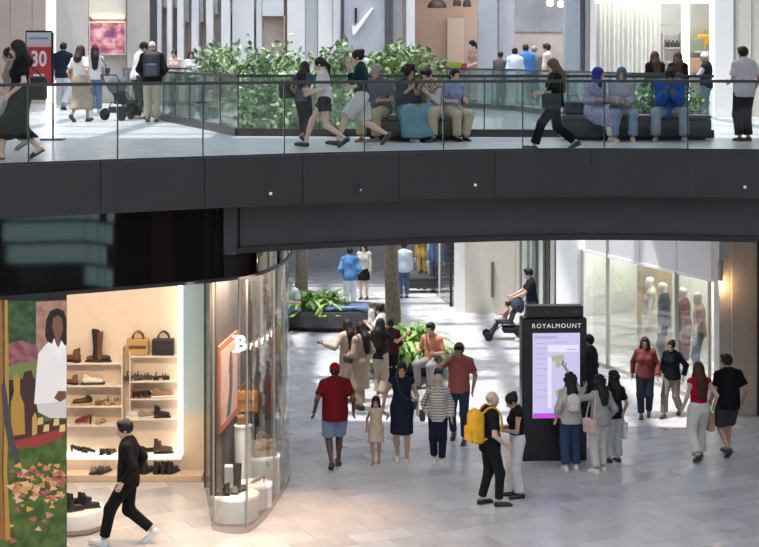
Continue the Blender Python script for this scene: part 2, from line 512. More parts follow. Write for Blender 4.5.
# white fins with blush recesses
wpan(157, 345, mat('recess_blush', (.50, .40, .35), .6, noise=.05), Y=BY + .5, th=.2)
for px, w_ in ((159.5, 4.5), (170, 5), (181, 6.5), (195.5, 7), (210, 7), (226, 8.5)):
    MB().box(sx(px - w_ / 2, BY), sx(px + w_ / 2, BY), BY - .15, BY + .55, U, 9.6, .02).build('fin', M_fin, wb_)
    wpan(px - 3.5, px + 8, M_fin, Y=BY + .3, py1=(14 if px > 200 else 22 if px > 175 else 8), th=.2, name='fin_panel')
wpan(232, 254, M_fin, Y=BY + .1); wpan(256, 262, M_fin, Y=BY + .2)
wpan(262, 284, M_fin, Y=BY + .15, py1=16, name='fin_panel')
wpan(283, 285.5, mat('wood_edge', (.42, .25, .16), .5), Y=BY + .1, py0=16)
wpan(287, 305, M_fin, Y=BY + .05); wpan(305, 318, mat('pale_grey', (.52, .52, .52), .5), Y=BY + .25); wpan(318, 333, M_fin, Y=BY)
wpan(333, 341, M_fin, Y=BY - .15)
wpan(341, 343.5, M_dkcol, Y=BY - .25)
wpan(343.5, 385, M_lilac, Y=BY - .2, th=.5)
wpan(385, 392.5, M_dkcol, Y=BY - .35, th=.65); wpan(392.5, 403, mat('mid_grey', (.34, .335, .33), .5), Y=BY - .1)
wpan(403, 406, M_pink, Y=BY); wpan(406, 415, M_fin, Y=BY - .2)
wpan(478, 498, M_lilac, Y=BY - .2, th=.5); wpan(498, 515, mat('lilac_pale', (.46, .445, .48), .55, noise=.06), Y=BY - .1, th=.4)
# shop interior with the display, and its neighbour
wpan(412, 480, mat('shop_blush', (.66, .50, .41), .6, noise=.06), Y=53.5, th=.2)
MB().box(sx(415, 50) - .1, sx(415, 50), 50, 53.5, U, 9.6).build('wall_panel', M_pink, wb_)
MB().box(sx(412, 53), sx(480, 53), 50, 53.5, 9.3, 9.6).build('wall_panel', M_ceil, wb_)
wpan(447, 464, mat('shop_peach', (.78, .64, .54), .6), Y=53.3, py0=18, th=.15)
area((sx(446, 52), 51.6, 9.25), 1.8, 1.4, 22, (1, .86, .72))
wpan(513, 600, mat('shop_grey_rose', (.62, .54, .50), .6, noise=.1, nscale=1.2), Y=54.5, th=.2)
wpan(513, 600, mat('shop_dusk', (.36, .38, .42), .6, noise=.2, nscale=1.2), Y=54.4, py1=32, th=.1)
area((sx(540, 52), 52.0, 9.3), 3, 1.5, 40, (1, .95, .9))
for px, py in ((550, 3), (561, 4), (568, 8)):
    p = at(px, py, 52.5)
    t = thing('pendant_lamp', 'small glowing globe lamp hanging in the rose grey shop', 'lamp', p, group='globe lamps in the rose grey shop')
    MB().lathe([(.02, -.11), (.09, -.08), (.12, 0), (.09, .08), (.02, .11)], 12).build('globe', M_warm, t, smooth=True)
    MB().tube([(0, 0, .1), (0, 0, 9.4 - p.z)], .012, 6).build('cord', M_black, t)

# the tick emblem on the lilac wall
em = thing('wall_emblem', 'white tick shaped emblem with a dark short stroke on the lilac wall', 'sign', at(361, 24, BY - .22))
k = (BY - .22) / F
def tickpoly(pp): return [((x - 361) * k, (24 - y) * k) for x, y in pp]
Mx = Matrix.Rotation(PI / 2, 4, 'X')
MB().prism(tickpoly([(352.2, 25), (355, 26.5), (371.5, 7.5), (373.8, 8), (357.5, 31.5), (354, 35.5), (352.2, 33)]), 0, .08, Mx).build('long_stroke', M_white, em)
MB().prism(tickpoly([(354.6, 8), (357.2, 8), (357, 22), (354.8, 24.5)]), 0, .06, Mx).build('short_stroke', M_black, em)

# picture screen of the left shop
scr = thing('picture_screen', 'bright pink and violet picture screen on the shop wall', 'screen', at(107, 55, BY + .1))
a, b = at(88.8, 55, BY), at(126, 21.5, BY)
MB().box(a.x, b.x, BY + .02, BY + .2, a.z, b.z, .01).build('frame', M_white, scr).location = -Vector(scr.location)
ms = bpy.data.materials.new('screen_picture'); ms.use_nodes = True
nt = ms.node_tree; b_ = nt.nodes['Principled BSDF']
tcn = nt.nodes.new('ShaderNodeTexCoord'); nz = nt.nodes.new('ShaderNodeTexNoise'); nz.inputs['Scale'].default_value = 2.6; nz.inputs['Detail'].default_value = 3
rp = nt.nodes.new('ShaderNodeValToRGB'); cr = rp.color_ramp
cr.elements[0].position = .32; cr.elements[0].color = (.10, .05, .28, 1); cr.elements[1].position = .72; cr.elements[1].color = (.95, .85, .9, 1)
e = cr.elements.new(.45); e.color = (.55, .12, .18, 1); e = cr.elements.new(.56); e.color = (.9, .45, .5, 1)
nt.links.new(tcn.outputs['Object'], nz.inputs['Vector']); nt.links.new(nz.outputs['Fac'], rp.inputs[0])
nt.links.new(rp.outputs[0], b_.inputs['Emission Color']); b_.inputs['Emission Strength'].default_value = .9
b_.inputs['Base Color'].default_value = (.02, .02, .02, 1)
MB().box(a.x + .04, b.x - .04, BY - .01, BY + .03, a.z + .04, b.z - .04).build('display', ms, scr).location = -Vector(scr.location)

# ------------------------------------------------------------------ upper level, white shop on the right
RY = 39.0
wr = holder('wall_shop_upper')
def rpan(px0, px1, m, Y=RY, **k): return wpan(px0, px1, m, Y=Y, parent=wr, **k)
rpan(565, 581, mat('blue_grey_column', (.33, .37, .42), .4, noise=.05), th=.5)
rpan(581, 584.5, M_dkcol, Y=RY - .05, th=.5); rpan(584.5, 590, mat('mid_grey', (.34, .335, .33), .5), th=.5)
rpan(590, 596, M_white, Y=RY - .05, th=.4, name='shop_frame')
rpan(590, 716, M_light, Y=RY - .02, py1=3, th=.3, name='light_strip')
rpan(683, 690, M_light, Y=RY, th=.25, name='light_strip'); rpan(714, 734, mat('white_pier', (.92, .92, .92), .5), Y=RY - .1, th=.6, name='pier')
rpan(734, 800, mat('ivory_panel', (.72, .70, .64), .55, noise=.03), Y=RY - .05, th=.4); rpan(750.5, 752, M_taupe, Y=RY - .08, th=.05)
rpan(734, 736, M_taupe, Y=RY - .08, th=.05)
# pleated curtain
cur = thing('curtain', 'pale floor length pleated curtain in the white shop window', 'curtain', (sx(625, RY + 1.2), RY + 1.2, U))
cw = MB(); n = 90; x0, x1 = sx(592, RY + 1.2), sx(661, RY + 1.2)
vs = []; fs = []
for i in range(n + 1):
    x = x0 + (x1 - x0) * i / n - cur.location.x; y = .07 * math.sin(i * 1.05) + .03 * math.sin(i * .37)
    vs += [(x, y, 0), (x, y, 4.0), (x, y + .02, 0), (x, y + .02, 4.0)]
for i in range(n):
    fs += [(4 * i, 4 * i + 4, 4 * i + 5, 4 * i + 1), (4 * i + 2, 4 * i + 3, 4 * i + 7, 4 * i + 6), (4 * i + 1, 4 * i + 5, 4 * i + 7, 4 * i + 3)]
cw.add(vs, fs).build('drape', mat('curtain_cloth', (.84, .84, .80), .8), cur, smooth=True)
MB().tube([(x0 - cur.location.x, 0, 4.02), (x1 - cur.location.x, 0, 4.02)], .03, 8).build('curtain_rod', M_white, cur)
rpan(588, 800, mat('shop_white', (.80, .80, .77), .6), Y=RY + 4, th=.2)
rpan(690, 716, mat('olive_grey', (.50, .50, .44), .6, noise=.15, nscale=1.5), Y=RY + 2.2, th=.15)
area((7.0, RY + 2.0, 9.3), 4, 2.6, 75, (1, .98, .94))
MB().box(sx(588, RY), sx(800, RY), RY, RY + 4.2, 9.4, 9.6).build('wall_panel', M_ceil, wr)
# shelf unit with goods
Y = RY + 1.3
su = thing('display_shelf', 'grey open display shelf beside the curtain in the white shop', 'shelf', (sx(671, Y), Y, U))
k = Y / F
for px in (662.5, 680.5): MB().box((px - 671) * k - .02, (px - 671) * k + .02, -.15, .15, 0, 2.05).build('upright', M_taupe, su)
for py in (25, 48, 62, 78, 95): 
    z = EYE - (py - HZ) * k - U
    MB().box(-9 * k, 9 * k, -.15, .15, z - .02, z + .02).build('shelf_board', M_taupe, su)
MB().box(-9 * k, 9 * k, .13, .16, .2, 2.0).build('back_panel', mat('shelf_back', (.62, .62, .60), .6), su)
def solid(name, label, cat, loc, prof, m, n=12, group=None, rx=1, ry=1):
    o = MB().lathe(prof, n, rx=rx, ry=ry).build(name, m, smooth=True); o.location = loc
    return tag(o, label, cat, group)
for i, px in enumerate((665, 669, 673, 677)):
    solid('perfume_bottle', 'small dark bottle standing in the grey display shelf row', 'bottle', (sx(px, Y), Y, EYE - (48 - HZ) * k + .02),
          [(.05, 0), (.055, .02), (.055, .12), (.02, .14), (.02, .18)], mat('bottle_dark', (.10, .10, .09), .2), group='bottles in the white shop shelf')
# colourful display of the neighbouring bay
p = at(705, 39, RY + 2.0)
lb = thing('display_bag', 'orange yellow bag glowing on the olive wall of the white shop', 'bag', (p.x, p.y - .06, p.z - .3))
MB().box(-.21, .21, -.1, .1, 0, .42, .05).build('body', mat('amber_leather', (.85, .48, .05), .45), lb)
MB().tube([(-.1, 0, .4), (-.08, 0, .56), (.08, 0, .56), (.1, 0, .4)], .018, 6).build('handle', mat('amber_leather', (.85, .48, .05), .45), lb)
MB().box(-.3, .3, -.12, .2, -.05, 0).build('bracket', M_white, lb)
for i, (px, py, c, lbl) in enumerate(((697, 45, (.35, .42, .30), 'olive green'), (711, 50, (.18, .36, .36), 'dark teal'), (697, 65, (.72, .45, .30), 'terracotta'))):
    p = at(px, py, RY + 1.95)
    o = MB().box(-.16, .16, -.12, .12, 0, .38, .03).build('display_box', mat('dbox%d' % i, c, .5)); o.location = (p.x, p.y, p.z - .2)
    tag(o, lbl + ' display box in the white shop beside the orange bag', 'box')
# ------------------------------------------------------------------ implicit bodies: smooth unions of cones and ellipsoids, meshed with surface nets
def V3(*a): return np.array(a, float)
def unit(v):
    n = np.linalg.norm(v); return v / n if n > 1e-9 else V3(0, 0, 1)
class Sdf:
    def __init__(s, h): s.h = h; s.p = []
    def cone(s, a, b, ra, rb, k=.03, flat=None, cut=(), op='u'):
        a = np.asarray(a, float); b = np.asarray(b, float); r = max(ra, rb)
        lo = np.minimum(a, b) - r; hi = np.maximum(a, b) + r
        def f(P):
            ba = b - a; pa = P - a
            t = np.clip((pa @ ba) / max(ba @ ba, 1e-9), 0, 1)
            d = pa - t[..., None] * ba
            if flat is not None:
                n, q = flat; d = d + (q - 1) * (d @ n)[..., None] * n
            return np.sqrt((d * d).sum(-1)) - (ra + (rb - ra) * t)
        s.p.append((lo, hi, f, k, cut, op)); return s
    def ell(s, c, r, R=None, k=.03, cut=(), op='u'):
        c = np.asarray(c, float); r = np.asarray(r, float); R = np.eye(3) if R is None else R
        e = np.sqrt(((R * r) ** 2).sum(1))
        def f(P):
            q = (P - c) @ R
            k0 = np.sqrt(((q / r) ** 2).sum(-1)); k1 = np.sqrt(((q / r ** 2) ** 2).sum(-1))
            return k0 * (k0 - 1) / np.maximum(k1, 1e-6)
        s.p.append((c - e, c + e, f, k, cut, op)); return s
    def box(s, c, hs, R=None, rd=.02, k=.01, cut=(), op='u'):
        c = np.asarray(c, float); hs = np.asarray(hs, float); R = np.eye(3) if R is None else R
        e = np.abs(R) @ hs
        def f(P):
            q = np.abs((P - c) @ R) - (hs - rd)
            return np.sqrt((np.maximum(q, 0) ** 2).sum(-1)) + np.minimum(q.max(-1), 0) - rd
        s.p.append((c - e, c + e, f, k, cut, op)); return s
    def mesh(s):
        h = s.h
        A = [p for p in s.p if p[5] == 'u']
        lo = np.min([p[0] for p in A], 0) - 2.5 * h; hi = np.max([p[1] for p in A], 0) + 2.5 * h
        n = np.ceil((hi - lo) / h).astype(int) + 1
        G = np.full(n, 1.0, np.float32)
        for plo, phi, f, k, cut, op in s.p:
            m = k + 2 * h
            i0 = np.maximum(np.floor((plo - m - lo) / h).astype(int), 0)
            i1 = np.minimum(np.ceil((phi + m - lo) / h).astype(int) + 1, n)
            if (i1 <= i0).any(): continue
            ax = [lo[j] + h * np.arange(i0[j], i1[j]) for j in range(3)]
            P = np.stack(np.meshgrid(*ax, indexing='ij'), -1)
            d = f(P)
            for c, nn in cut:
                d = np.maximum(d, (P - c) @ nn)
            sl = tuple(slice(i0[j], i1[j]) for j in range(3))
            g = G[sl]
            if op == 'u':
                t = np.clip(.5 + .5 * (g - d) / k, 0, 1)
                G[sl] = g + (d - g) * t - k * t * (1 - t)
            else:
                d = -d; t = np.clip(.5 - .5 * (g - d) / k, 0, 1)
                G[sl] = g + (d - g) * t + k * t * (1 - t)
        return nets(G, lo, h)
def nets(G, lo, h):
    S = G < 0
    c = [S[x:S.shape[0] - 1 + x, y:S.shape[1] - 1 + y, z:S.shape[2] - 1 + z] for x in (0, 1) for y in (0, 1) for z in (0, 1)]
    sm = sum(a.astype(np.int8) for a in c)
    act = (sm > 0) & (sm < 8)
    idx = np.argwhere(act)
    if len(idx) == 0: return np.zeros((0, 3)), np.zeros((0, 4), int)
    id3 = np.full(act.shape, -1, np.int64); id3[act] = np.arange(len(idx))
    offs = np.array([(x, y, z) for x in (0, 1) for y in (0, 1) for z in (0, 1)])
    val = np.stack([G[idx[:, 0] + o[0], idx[:, 1] + o[1], idx[:, 2] + o[2]] for o in offs], 1)
    acc = np.zeros((len(idx), 3)); cnt = np.zeros(len(idx))
    for i in range(8):
        for j in range(i + 1, 8):
            if np.abs(offs[i] - offs[j]).sum() != 1: continue
            a, b = val[:, i], val[:, j]; x = (a < 0) != (b < 0)
            t = np.where(x, a / np.where(x, a - b, 1), 0)
            acc += x[:, None] * (offs[i] + t[:, None] * (offs[j] - offs[i])); cnt += x
    v = lo + h * (idx + acc / cnt[:, None])
    Q = []
    for ax in range(3):
        s0 = [slice(None)] * 3; s1 = [slice(None)] * 3; s0[ax] = slice(0, -1); s1[ax] = slice(1, None)
        a, b = S[tuple(s0)], S[tuple(s1)]
        e = np.argwhere(a != b); o1, o2 = [(1, 2), (2, 0), (0, 1)][ax]
        e = e[(e[:, o1] > 0) & (e[:, o2] > 0) & (e[:, o1] < S.shape[o1] - 1) & (e[:, o2] < S.shape[o2] - 1)]
        inside = a[tuple(e.T)]
        q = []
        for d1, d2 in ((-1, -1), (0, -1), (0, 0), (-1, 0)):
            t = e.copy(); t[:, o1] += d1; t[:, o2] += d2; q.append(id3[tuple(t.T)])
        q = np.stack(q, 1); q[~inside] = q[~inside][:, ::-1]; Q.append(q)
    return v, np.concatenate(Q)
def np_mesh(name, parts, m, smooth=True):
    """parts: (verts, quads) arrays put into one mesh"""
    vs = []; qs = []; o = 0
    for v, q in parts:
        vs.append(v); qs.append(q + o); o += len(v)
    v = np.concatenate(vs); q = np.concatenate(qs)
    me = bpy.data.meshes.new(name)
    me.vertices.add(len(v)); me.vertices.foreach_set('co', v.astype(np.float32).ravel())
    me.loops.add(q.size); me.loops.foreach_set('vertex_index', q.astype(np.int32).ravel())
    me.polygons.add(len(q)); me.polygons.foreach_set('loop_start', np.arange(0, q.size, 4, dtype=np.int32))
    me.polygons.foreach_set('loop_total', np.full(len(q), 4, np.int32))
    me.polygons.foreach_set('use_smooth', np.ones(len(q), bool) if smooth else np.zeros(len(q), bool))
    me.update(calc_edges=True); me.validate()
    me.materials.append(m)
    return me
def sdf_obj(name, s, m, parent=None, kind=None):
    return link_mesh(name, np_mesh(name, [s.mesh()], m), parent, kind)
def qtube(pts, rs, n=6):
    """a capped tapered tube as quads (numpy)"""
    pts = [np.asarray(p, float) for p in pts]; V_ = []; Q_ = []
    for i, p in enumerate(pts):
        t = unit(pts[min(i + 1, len(pts) - 1)] - pts[max(i - 1, 0)])
        e1 = unit(np.cross(t, V3(.31, .2, .93) if abs(t[2]) < .9 else V3(1, .1, 0))); e2 = np.cross(t, e1)
        for k in range(n):
            a = 2 * PI * k / n; V_.append(p + rs[i] * (e1 * math.cos(a) + e2 * math.sin(a)))
    tip = pts[-1] + unit(pts[-1] - pts[-2]) * rs[-1] * .8
    for k in range(n): V_.append(tip + (V_[(len(pts) - 1) * n + k] - pts[-1]) * .35)
    for i in range(len(pts)):
        for k in range(n):
            l = (k + 1) % n; Q_.append((i * n + k, i * n + l, i * n + n + l, i * n + n + k))
    b = len(pts) * n
    for k in range(0, n // 2 - 1): Q_.append((b + k, b + k + 1, b + n - 2 - k, b + n - 1 - k))
    return np.array(V_), np.array(Q_)

def rot(yaw=0, pitch=0, roll=0):
    """pitch > 0 leans forward (+Y), yaw > 0 turns to the left, roll > 0 leans to the right"""
    cy, sy, cp, sp, cr, sr = math.cos(yaw), math.sin(yaw), math.cos(pitch), math.sin(pitch), math.cos(roll), math.sin(roll)
    Rz = np.array([[cy, -sy, 0], [sy, cy, 0], [0, 0, 1]]); Rx = np.array([[1, 0, 0], [0, cp, sp], [0, -sp, cp]])
    Ry = np.array([[cr, 0, sr], [0, 1, 0], [-sr, 0, cr]])
    return Rz @ Rx @ Ry
def ik(a, t, l1, l2, pole):
    d = t - a; L = np.linalg.norm(d); u = unit(d)
    if L > (l1 + l2) * .999: L = (l1 + l2) * .999; t = a + u * L
    x = (l1 * l1 - l2 * l2 + L * L) / (2 * L); y = math.sqrt(max(l1 * l1 - x * x, 0))
    p = pole - u * (pole @ u); p = unit(p)
    return a + u * x + p * y, t

SKIN = {'light': (.62, .42, .32), 'tan': (.47, .29, .20), 'brown': (.27, .15, .095), 'dark': (.10, .055, .038)}
HAIRC = {'black': (.012, .010, .010), 'brown': (.020, .011, .008), 'chestnut': (.055, .022, .012), 'grey': (.28, .26, .24), 'blond': (.12, .07, .035)}
def fabric(c, **k):
    key = 'cloth_%02x%02x%02x' % tuple(int(255 * max(0, min(1, x)) ** .5) for x in c)
    if k: key += '_' + '_'.join(str(v) for v in k.values() if isinstance(v, (str, float, int)))
    return mat(key, tuple(x ** 1.14 * .84 for x in c), .88, noise=.10, nscale=14, bump=.25, spec=.2, **k)  # cloth colours darkened to carry the shade of back-lit figures

def person(label, px, py, head, floor='l', yaw=180, sex='m', H=None, res=None, group=None,
           feet=None, hands=None, pelvis=None, lean=0, roll=0, twist=0, hyaw=0, hpitch=8, hroll=0, seat=None,
           skin='light', hair='short', hairc='black', build=1.0,
           top=None, sleeve='short', toplen=.0, toploose=.0, bottom=None, leg='long', legloose=.012, skirt=None,
           shoe=(.03, .03, .03), heel=.0, barefoot_sandal=False, face=True, mannequin=False, extra=None, lift=0.0, tuck=False, coat=None, sock=None, loc=None):
    p = (loc if loc is not None else (gu(px, py) if floor == 'u' else gl(px, py)))
    Y = p.y
    if H is None: H = (py - head) * Y / F
    k = H / 1.75
    child = H < 1.3
    h = res or (.0155 if F / Y > 48 else .02)
    T = thing('mannequin' if mannequin else 'person', label, 'mannequin' if mannequin else 'person', (p.x, p.y, p.z + lift), math.radians(yaw), group)
    S = k
    fem = sex == 'f'
    hs_ = 1.22 if child else 1.0                       # child heads are larger for their height
    # ---- skeleton
    sitz = seat
    ft = feet or dict(R=(.095, 0), L=(-.095, 0))
    F_ = {}
    for sd, sg in (('R', 1), ('L', -1)):
        q = list(ft[sd]) + [0] * 5
        x, y, pitch, fy, z = q[0], q[1], q[2], q[3], q[4]
        R = rot(math.radians(fy)) @ rot(0, math.radians(pitch))
        pts = [R @ V3(0, -.055, -.085), R @ V3(0, .12, -.085), R @ V3(0, .19, -.08)]
        zz = -min(a[2] for a in pts) + z
        F_[sd] = (V3(x, y, zz), R)
    if pelvis is None:
        if sitz is not None: pelvis = (0, 0, sitz / k + .085)
        else:
            zz = 9
            for sd in 'RL':
                a = F_[sd][0]; zz = min(zz, a[2] + math.sqrt(max(.835 ** 2 - a[1] ** 2 - (abs(a[0]) - .09) ** 2, .3)))
            pelvis = (0, 0, zz + .02)
    P0 = V3(*pelvis)
    Rp = rot(math.radians(twist) * .4)
    Rt = rot(math.radians(twist), math.radians(lean), math.radians(roll))
    sw = (.158 if fem else .178) * (1 if build < 1.1 else 1.06) * (.86 if child else 1)
    hip = {'R': P0 + Rp @ V3(.088, 0, -.02), 'L': P0 + Rp @ V3(-.088, 0, -.02)}
    sh = {'R': P0 + Rt @ V3(sw, -.01, .458), 'L': P0 + Rt @ V3(-sw, -.01, .458)}
    N0 = P0 + Rt @ V3(0, -.01, .53)
    Rh = Rt @ rot(math.radians(hyaw), math.radians(hpitch - lean * .6), math.radians(hroll))
    Hc = N0 + Rt @ V3(0, .01, .055) + Rh @ V3(0, .025, .085 * hs_)
    hd = hands or {}
    wr_, el = {}, {}
    hinfo = {}
    for sd, sg in (('R', 1), ('L', -1)):
        q = hd.get(sd, (sg * (sw + .065), .06, .80))
        tgt = V3(*q[:3])
        if len(q) > 3 and q[3] == 'rel': tgt = sh[sd] + V3(*q[:3])
        pole = V3(sg * .45, -.9, -.25)
        if len(q) > 4: pole = V3(*q[4])
        el[sd], wr_[sd] = ik(sh[sd], tgt, .285, .255, pole)
    kn = {}
    an = {}
    for sd, sg in (('R', 1), ('L', -1)):
        pole = V3(sg * .12, 1, .15) if sitz is None else V3(sg * .15, .5, 1)
        kn[sd], an[sd] = ik(hip[sd], F_[sd][0], .432, .415, pole)
    B = build
    bx = 1.0 if not fem else .93
    # ---- body
    s = Sdf(h)
    def torso(s, g, hem=None, kk=.06, lo=True):
        cut = []
        if hem is not None: cut = [(P0 + Rt @ V3(0, 0, hem), -(Rt @ V3(0, 0, 1)))]
        s.ell(P0 + Rt @ V3(0, -.005, .36), V3(.165 * bx * B + g, .112 * B + g, .20 + g), Rt, kk, cut)
        s.ell(P0 + Rt @ V3(0, .005, .17), V3((.14 if fem else .148) * B * (1 if B <= 1 else 1.05) + g, .105 * B ** 1.6 + g, .18 + g), Rt, kk, cut)
        if fem and not child:
            for sg in (1, -1): s.ell(P0 + Rt @ V3(sg * .07, .085, .325), V3(.062 + g * .7, .055 + g * .7, .065 + g * .7), Rt, .04, cut)
        s.cone(sh['R'], sh['L'], .053 + g * .6, .053 + g * .6, kk, cut=cut)
        for sd in 'RL': s.cone(P0 + Rt @ V3(0, -.02, .515), sh[sd] + Rt @ V3(0, 0, .012), .05 + g * .5, .040 + g * .5, kk, cut=cut)
        if lo: s.ell(P0 + Rp @ V3(0, -.01, .01), V3((.165 if fem else .158) * B + g, .118 * B + g, .125 + g), Rp, kk, cut)
    torso(s, 0)
    for sd, sg in (('R', 1), ('L', -1)):
        s.cone(hip[sd], kn[sd], .088 * B, .056, .05)
        m_ = kn[sd] * .7 + an[sd] * .3
        s.cone(kn[sd], an[sd], .052, .036, .03); s.cone(kn[sd] * .85 + an[sd] * .15, kn[sd] * .5 + an[sd] * .5, .054, .048, .03)
        s.cone(sh[sd], el[sd], .052 * (1 if not fem else .85), .04 * (1 if not fem else .88), .03)
        s.cone(el[sd], wr_[sd], .04 * (1 if not fem else .88), .027, .02)
        A, R = F_[sd][0], F_[sd][1]; A = an[sd]
        s.cone(A + R @ V3(0, -.03, -.045), A + R @ V3(0, .14, -.058), .036, .028, .02)
        s.cone(A + R @ V3(0, .1, -.06), A + R @ V3(0, .18, -.066), .03, .018, .02)
        # palm
        fd = unit(wr_[sd] - el[sd]); up = V3(0, 0, 1) if abs(fd[2]) < .75 else V3(0, 1, 0)
        if hd.get(sd) is not None and len(hd[sd]) > 5: up = V3(*hd[sd][5])
        th = unit(up - fd * (up @ fd)); pn = np.cross(fd, th) * sg     # palm normal points to the middle of the body
        hinfo[sd] = (fd, th, pn)
        s.cone(wr_[sd] + fd * .015, wr_[sd] + fd * .075, .028, .038, .015, flat=(pn, 1.9))
    s.cone(P0 + Rt @ V3(0, -.015, .47), Hc + Rh @ V3(0, -.025, -.06), .062 * (1 if not fem else .86), .052 * (1 if not fem else .86), .03)
    parts = [s.mesh()]
    for sd, sg in (('R', 1), ('L', -1)):
        fd, th, pn = hinfo[sd]; w = wr_[sd]
        for i, (o, ln) in enumerate(((.028, .068), (.010, .078), (-.009, .073), (-.027, .058))):
            b0 = w + fd * .075 + th * o; d1 = unit(fd + pn * .28 + th * o * 2.5); d2 = unit(fd + pn * .75)
            parts.append(qtube([b0, b0 + d1 * ln * .5, b0 + d1 * ln * .5 + d2 * ln * .5], [.0095, .0088, .0075], 6))
        b0 = w + fd * .025 + th * .024; d1 = unit(th * .85 + fd * .6 + pn * .35); d2 = unit(th * .3 + fd + pn * .5)
        parts.append(qtube([b0, b0 + d1 * .04, b0 + d1 * .04 + d2 * .032], [.013, .0105, .0085], 6))
    # head on a finer grid
    hh = Sdf(.0095 if F / Y > 48 else .013)
    def hp(x, y, z): return Hc + Rh @ (V3(x, y, z) * hs_)
    q = hs_ * (1 if not fem else .95)
    hh.ell(hp(0, -.012, .03), V3(.076, .096, .095) * q, Rh, .03)
    hh.ell(hp(0, .022, -.03), V3(.060, .070, .088) * q, Rh, .03)
    hh.ell(hp(0, .058, -.088), V3(.03, .026, .024) * q, Rh, .025)
    hh.cone(hp(0, -.02, -.04), hp(0, -.03, -.11), .05 * q, .05 * q, .03)
    if not mannequin:
        hh.cone(hp(0, .09, .012), hp(0, .108, -.026), .009, .015, .012)
        hh.cone(hp(-.035, .084, .034), hp(.035, .084, .034), .014, .014, .015)
        for sg in (1, -1):
            hh.ell(hp(sg * .076, -.005, -.005), V3(.012, .024, .031), Rh, .008)
            hh.ell(hp(sg * .031, .098, .012), V3(.017, .014, .011), Rh, .01, op='d')
        hh.cone(hp(-.016, .088, -.056), hp(.016, .088, -.056), .010, .010, .01)
    parts.append(hh.mesh())
    sk = mat('skin_' + skin, SKIN[skin], .5, noise=.05, nscale=10, spec=.4) if not mannequin else mat('mannequin_white', (.75, .73, .70), .4)
    def put(name, me_parts, m):
        for v, _ in me_parts: v *= S
        return link_mesh(name, np_mesh(name, me_parts, m), T)
    body = put('body', parts, sk)
    if face and not mannequin:
        me_ = mat('eye_dark', (.02, .015, .012), .15); ml = mat('lip_' + skin, tuple(c * .75 if i else c * .95 for i, c in enumerate(SKIN[skin])), .45)
        for sg in (1, -1):
            e_ = Sdf(.006); e_.ell(hp(sg * .031, .083, .012), V3(.0145, .010, .0085), Rh); v, qd = e_.mesh(); v = v * S
            o = link_mesh('eye', np_mesh('eye', [(v, qd)], me_), body)
            e_ = Sdf(.006); e_.cone(hp(sg * .017, .0955, .034), hp(sg * .047, .084, .036), .006, .0055); v, qd = e_.mesh(); v = v * S
            link_mesh('eyebrow', np_mesh('eyebrow', [(v, qd)], mat('brow_' + (hairc if hairc in HAIRC else 'black'), HAIRC.get(hairc, HAIRC['black']), .8)), body)
        e_ = Sdf(.006); e_.cone(hp(-.02, .0905, -.057), hp(.02, .0905, -.057), .0085, .0085); v, qd = e_.mesh(); v = v * S
        link_mesh('lips', np_mesh('lips', [(v, qd)], ml), body)
    # ---- clothes
    def arm_sleeves(s, g, kind, rad=1.0):
        for sd in 'RL':
            a, b, c = sh[sd], el[sd], wr_[sd]
            if kind == 'none': continue
            if kind == 'short':
                e_ = a + (b - a) * .72; n = unit(b - a)
                s.cone(a, b, .052 + g * .6, .050 * rad + g * .9, .03, cut=[(e_, n)])
            else:
                fr = {'long': .97, 'elbow': .15, 'three': .6}[kind]
                e_ = b + (c - b) * fr; n = unit(c - b)
                s.cone(a, b, .052 + g * .6, .043 * rad + g * .8, .03)
                s.cone(b, c, .043 * rad + g * .8, .033 * rad + g * .8, .03, cut=[(e_, n)])
    def as_mat(c, **kw): return c if not isinstance(c, tuple) else fabric(c, **kw)
    legs_down = {'long': .93, 'short': None, 'crop': .7}
    def legs(s, g, kind, flare=0.0, kk=.04):
        for sd in 'RL':
            a, b, c = hip[sd], kn[sd], an[sd]
            if kind == 'short':
                e_ = a + (b - a) * .93; s.cone(a, b, .092 * B + g, .072 + g * 1.3, kk, cut=[(e_, unit(b - a))])
            elif kind == 'mini':
                e_ = a + (b - a) * .42; s.cone(a, b, .094 * B + g, .085 + g * 1.2, kk, cut=[(e_, unit(b - a))])
            else:
                fr = legs_down.get(kind, .93); e_ = b + (c - b) * fr + V3(0, 0, -.0)
                s.cone(a, b, .092 * B + g, .062 + g, kk)
                s.cone(b, c, .062 + g, .046 + g * 1.2 + flare, kk, cut=[(e_, unit(c - b))])
    if bottom is not None:
        s = Sdf(h)
        s.ell(P0 + Rp @ V3(0, -.01, .01), V3((.165 if fem else .158) * B + .012, .118 * B + .012, .135), Rp, .04, cut=[(P0 + Rt @ V3(0, 0, .115), Rt @ V3(0, 0, 1))])
        s.ell(P0 + Rt @ V3(0, .005, .10), V3(.15 * B + .008, .112 * B ** 1.4 + .008, .10), Rt, .04, cut=[(P0 + Rt @ V3(0, 0, .115), Rt @ V3(0, 0, 1))])
        if leg == 'long' and legloose > .03: legs(s, legloose * .55, leg, legloose * .5)
        else: legs(s, legloose, leg)
        put({'short': 'shorts', 'mini': 'shorts'}.get(leg, 'trousers'), [s.mesh()], as_mat(bottom))
    def skirt_sdf(s, hemz, wide, top_z=.12, kk=.09):
        hem = V3(0, 0, hemz)
        cut = [(V3(0, 0, hemz), V3(0, 0, -1))]
        cutt = cut + [(P0 + Rt @ V3(0, 0, top_z), Rt @ V3(0, 0, 1))]
        s.ell(P0 + Rt @ V3(0, .005, .10), V3(.152 * B, .118 * B, .14), Rt, kk, cut=cutt)
        s.ell(P0 + V3(0, -.01, -.0), V3((.172 if fem else .165) * B, .132 * B, .15), None, kk, cut=cut)
        mid = (an['R'] + an['L']) / 2; lowc = V3(mid[0], (kn['R'] + kn['L'])[1] / 2 * .6 + mid[1] * .4, hemz - .02)
